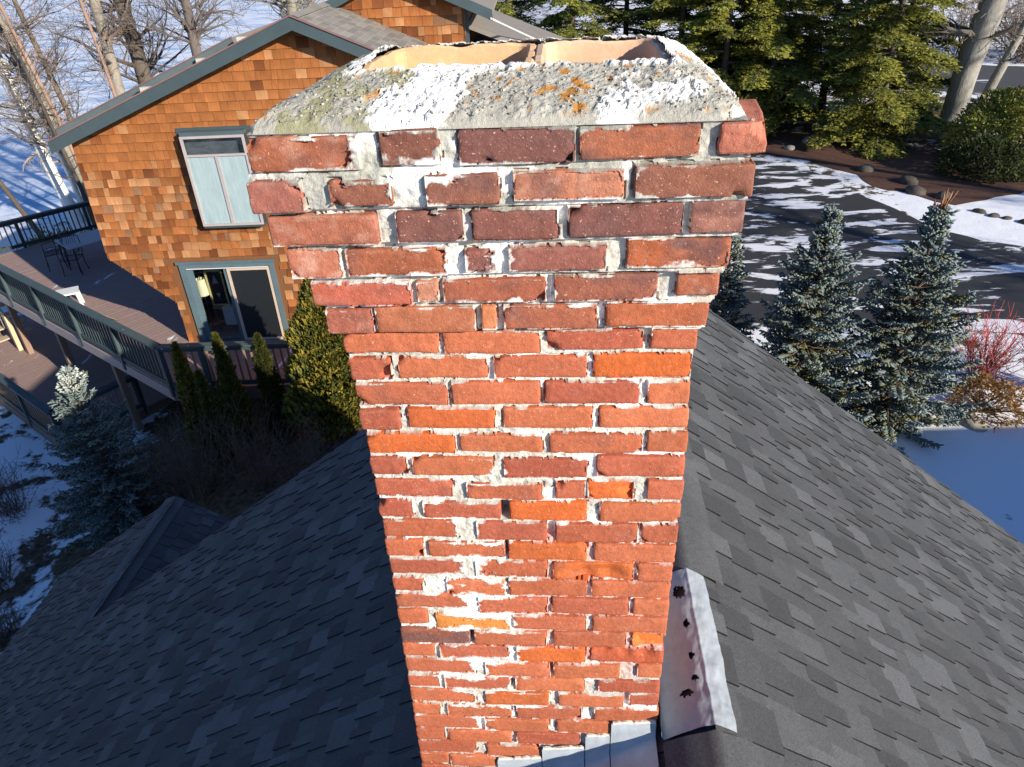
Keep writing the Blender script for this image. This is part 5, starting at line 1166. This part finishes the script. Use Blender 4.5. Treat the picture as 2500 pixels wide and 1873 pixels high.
RGp = 'grey barked trees beside the road'
bare_tree('bare_tree', [(16.3, 31.5, GZ - .2), (16.35, 31.4, -4.5), (16.5, 31.0, -2), (16.8, 30, 3)], .50, .44, 'massive grey trunk at the top right corner', 121, np.array([.36, .33, .28]), 'bark', RGp, 12, 2.6, .3, 3, np.array([.20, .17, .14]))
bare_tree('bare_tree', [(17.4, 32, GZ - .2), (17.8, 32, -5.5), (18.45, 32, -3.2), (19.5, 32, 1)], .20, .15, 'slim leaning grey trunk at the right picture edge', 122, np.array([.34, .31, .26]), 'bark', RGp, 12, 2.4, .3, 3, np.array([.20, .17, .14]))
# trees outside the frame on the right: their shadows stripe the driveway
bare_tree('bare_tree', [(25, 5.5, GZ - .2), (25, 5.5, -1), (25.2, 5.5, 5)], .24, .12, 'bare tree standing right of the added building, outside the picture', 131, DB, 'bark', 'bare trees beyond the right edge', 26, 3, .3, 3)
bare_tree('bare_tree', [(29, 11, GZ - .2), (29, 11, -1), (28.8, 11, 6)], .26, .14, 'bare tree farther along the driveway, outside the picture', 132, DB, 'bark', 'bare trees beyond the right edge', 26, 3.2, .3, 3)
bare_tree('bare_tree', [(32, 17, GZ - .2), (32, 17, -1), (32, 17, 6)], .28, .14, 'bare tree near the road bend, outside the picture', 133, DB, 'bark', 'bare trees beyond the right edge', 28, 3.4, .3, 3)
# ---------------- shrubs
def shrub(name, x, y, zb, h, r, label, seed, col, n=60, cat='shrub', group=None, tipcol=None, thick=.006):
    rg = np.random.default_rng(seed); T = thing(name, (x, y, zb), label, cat, group); P0, P1, R0, C = [], [], [], []
    for k in range(n):
        az = rg.random() * 6.28; sp = rg.random() ** .6; p = np.array([x + rg.normal(0, .08) * r * 2, y + rg.normal(0, .08) * r * 2, zb]); d = unit(np.array([math.cos(az) * sp * r / h, math.sin(az) * sp * r / h, 1.0])); L = h * rg.uniform(.65, 1.15); m_ = 5
        for i in range(m_):
            d = unit(d + rg.normal(0, .12, 3)); p2 = p + d * L / m_; P0.append(p); P1.append(p2); R0.append(thick * (1.4 - i / m_)); cc = np.asarray(col) if tipcol is None else np.asarray(col) * (1 - i / (m_ - 1)) + np.asarray(tipcol) * i / (m_ - 1); C.append(cc * rg.uniform(.8, 1.2))
            if i > 0:
                for _ in range(2): s = unit(d + rg.normal(0, .6, 3)); P0.append(p2); P1.append(p2 + s * L * rg.uniform(.1, .24)); R0.append(thick * .6); C.append(cc * rg.uniform(.8, 1.2))
            p = p2
    A = Acc(); R0 = np.array(R0); segs(A, P0, P1, R0, R0 * .6, 3, np.array(C)); part(T, 'stem', A, M['twig'], kind='stuff')
    return T
SG = 'bare shrubs between the houses'
for i, (x, y, h, r, lab) in enumerate([(-6.6, 8.7, 1.5, 1.0, 'bare brown shrub in front of the arborvitae'), (-5.3, 8.3, 1.3, .9, 'bare shrub in deep shade right of the arborvitae shrub'), (-7.3, 8.9, 1.4, .8, 'bare twiggy shrub right of the left blue spruce'), (-4.2, 7.9, 1.1, .9, 'low bare shrub just above the roof edge near the chimney'),
                                       (-11.4, 9.3, 1.0, .9, 'bare shrub on snow at the left picture edge'), (-10.6, 7.6, .7, .8, 'low brown shrub on patchy snow below the left spruce'), (-12.4, 9.9, .9, .7, 'bare shrub under the lower deck railing at the left edge'), (-9.4, 6.2, .5, .7, 'low weedy clump beside the left eave')]):
    shrub('bare_shrub', x, y, zs(x, y) - .02, h, r, lab, 141 + i, (.13, .095, .07), 70, group=SG)
shrub('red_twig_dogwood', 8.15, 11.2, GZ, 1.25, .75, 'shrub with bright red twigs beside the right blue spruce', 151, (.22, .10, .08), 90, tipcol=(.40, .06, .06), thick=.008)
shrub('red_twig_dogwood', 9.15, 10.9, GZ, 1.2, .7, 'red twigged shrub at the right picture edge', 152, (.24, .13, .10), 70, tipcol=(.38, .06, .06), thick=.008)
def leafy(name, x, y, zb, h, r, label, seed, cols, n, ls, cat='shrub', group=None):
    rg = np.random.default_rng(seed); T = thing(name, (x, y, zb), label, cat, group)
    B = Acc(); m_ = 26; e = rg.normal(0, 1, (m_, 3)) * [r * .5, r * .5, 0] + [x, y, zb + h * .6]; segs(B, np.tile([[x, y, zb]], (m_, 1)) + rg.normal(0, .06, (m_, 3)) * [1, 1, 0], e, np.full(m_, .02), np.full(m_, .008), 4, (.14, .10, .07)); part(T, 'stem', B, M['twig'], kind='stuff')
    d = unit(rg.normal(0, 1, (n, 3))); d[:, 2] = np.abs(d[:, 2]); az = np.arctan2(d[:, 1], d[:, 0]); lump = .7 + .55 * vn(az * 2.1, d[:, 2] * 4, 0, seed); rad = lump * rg.uniform(.4, 1, n) ** .25
    P = np.stack([x + d[:, 0] * r * rad, y + d[:, 1] * r * rad, zb + .05 + d[:, 2] * h * rad], 1); cl = np.asarray(cols)[rg.integers(0, len(cols), n)] * rg.uniform(.75, 1.2, n)[:, None]
    A = Acc(); leafs(A, P, d + rg.normal(0, .7, (n, 3)), d + rg.normal(0, .6, (n, 3)), rg.uniform(.7, 1.3, n) * ls, rg.uniform(.35, .5, n) * ls, cl); part(T, 'foliage', A, M['leaf'])
YG = [(.42, .42, .08), (.30, .33, .065), (.48, .44, .12), (.17, .19, .045)]
leafy('rhododendron', 16.6, 26.8, GZ, 2.6, 2.3, 'big yellow green rhododendron below the massive grey trunk', 161, YG, 12000, .19)
leafy('rhododendron', 14.6, 24.9, GZ, 1.15, 1.4, 'dark lower rhododendron beside the snow bank', 162, [(.05, .07, .02), (.09, .11, .03), (.035, .05, .018)], 3600, .16)
leafy('rhododendron', 19.3, 26.2, GZ, 2.3, 1.9, 'pale green rhododendron cut by the right picture edge', 163, YG, 8000, .19)
leafy('dry_bush', 7.75, 10.15, GZ, .62, .62, 'round bush with dry tan leaves beside the lawn boulder', 164, [(.40, .24, .08), (.30, .17, .07), (.20, .11, .05)], 2600, .075)
leafy('juniper_shrub', -18.3, 22.5, gb(-18.3, 22.5), 1.5, 1.6, 'yellow green shrub beyond the far deck railing', 165, [(.17, .18, .04), (.10, .12, .03)], 3800, .14)
leafy('evergreen_shrub', 3.35, 10.5, GZ, .55, .6, 'low green shrub between chimney and first spruce', 166, [(.11, .12, .03), (.07, .09, .03)], 1800, .09)
# brush behind the road
for i, (x, y) in enumerate([(24, 48), (27.5, 47), (31, 47.5), (35, 48), (21, 52), (29, 51)]):
    shrub('brush_thicket', x, y, GZ, 3.6, 2.6, ['brown thicket behind the massive trunk', 'brown thicket between the two grey trunks', 'brown thicket above the road bend', 'brown thicket at the right picture edge', 'brown thicket left of the massive trunk', 'tall brown thicket farthest behind the road'][i], 171 + i, (.17, .12, .085), 70, cat='brush', group='leafless thickets beyond the road', thick=.02)
# ---------------- stones
def rock(x, y, zb, s, label, seed, col, flat=.6):
    rg = np.random.default_rng(seed); nu, nv = 14, 9; u, v = np.meshgrid(np.linspace(0, 2 * math.pi, nu, endpoint=False), np.linspace(.02, math.pi - .02, nv))
    d = np.stack([np.cos(u) * np.sin(v), np.sin(u) * np.sin(v), np.cos(v)], -1); k = .75 + .5 * fbm(d[..., 0] * 1.6 + seed, d[..., 1] * 1.6, d[..., 2] * 1.6, 3, seed)
    V = d * k[..., None] * np.array([s, s * rg.uniform(.6, .9), s * flat]) @ rotz(rg.random() * 3).T + np.array([x, y, zb + s * flat * .35]); i, j = np.meshgrid(np.arange(nv - 1), np.arange(nu), indexing='ij')
    F = np.stack([i * nu + j, (i + 1) * nu + j, (i + 1) * nu + (j + 1) % nu, i * nu + (j + 1) % nu], -1).reshape(-1, 4); A = Acc(); A.add(V.reshape(-1, 3), F, col)
    solo('boulder', A, M['stone'], label, 'stone', smooth=True, group='stones along the driveway and beds')
ST = np.array([.36, .32, .26])
for i, (x, y, s, lab) in enumerate([(9.03, 28.84, .34, 'pale round stone on the brown mulch bed'), (10.11, 29.9, .5, 'large tan stone at the back of the mulch bed'), (11.48, 28.4, .30, 'flat tan stone on the mulch, left of a pair'), (12.1, 28.5, .34, 'flat tan stone on the mulch, right of a pair'),
                                    (11.74, 24.0, .55, 'dark stone in the row under the drooping hemlock, farthest'), (11.55, 22.9, .5, 'dark stone in the row under the drooping hemlock, middle'), (12.2, 22.4, .45, 'dark stone in the row under the drooping hemlock, nearest'),
                                    (12.65, 20.93, .30, 'leftmost small stone on the snow bank'), (12.9, 20.55, .26, 'second small stone on the snow bank'), (13.15, 20.3, .22, 'third small stone on the snow bank'), (13.5, 19.9, .30, 'rightmost small stone on the snow bank'), (7.35, 9.75, .36, 'grey boulder at the edge of the snowy lawn by the spruce'), (10.9, 25.6, .5, 'dark stone at the driveway corner of the mulch bed')]):
    rock(x, y, GZ - .04, s * (.8 if i < 4 else .75), lab, 181 + i, ST * (.95 if i in (0, 1, 2, 3, 11) else .28), .5)
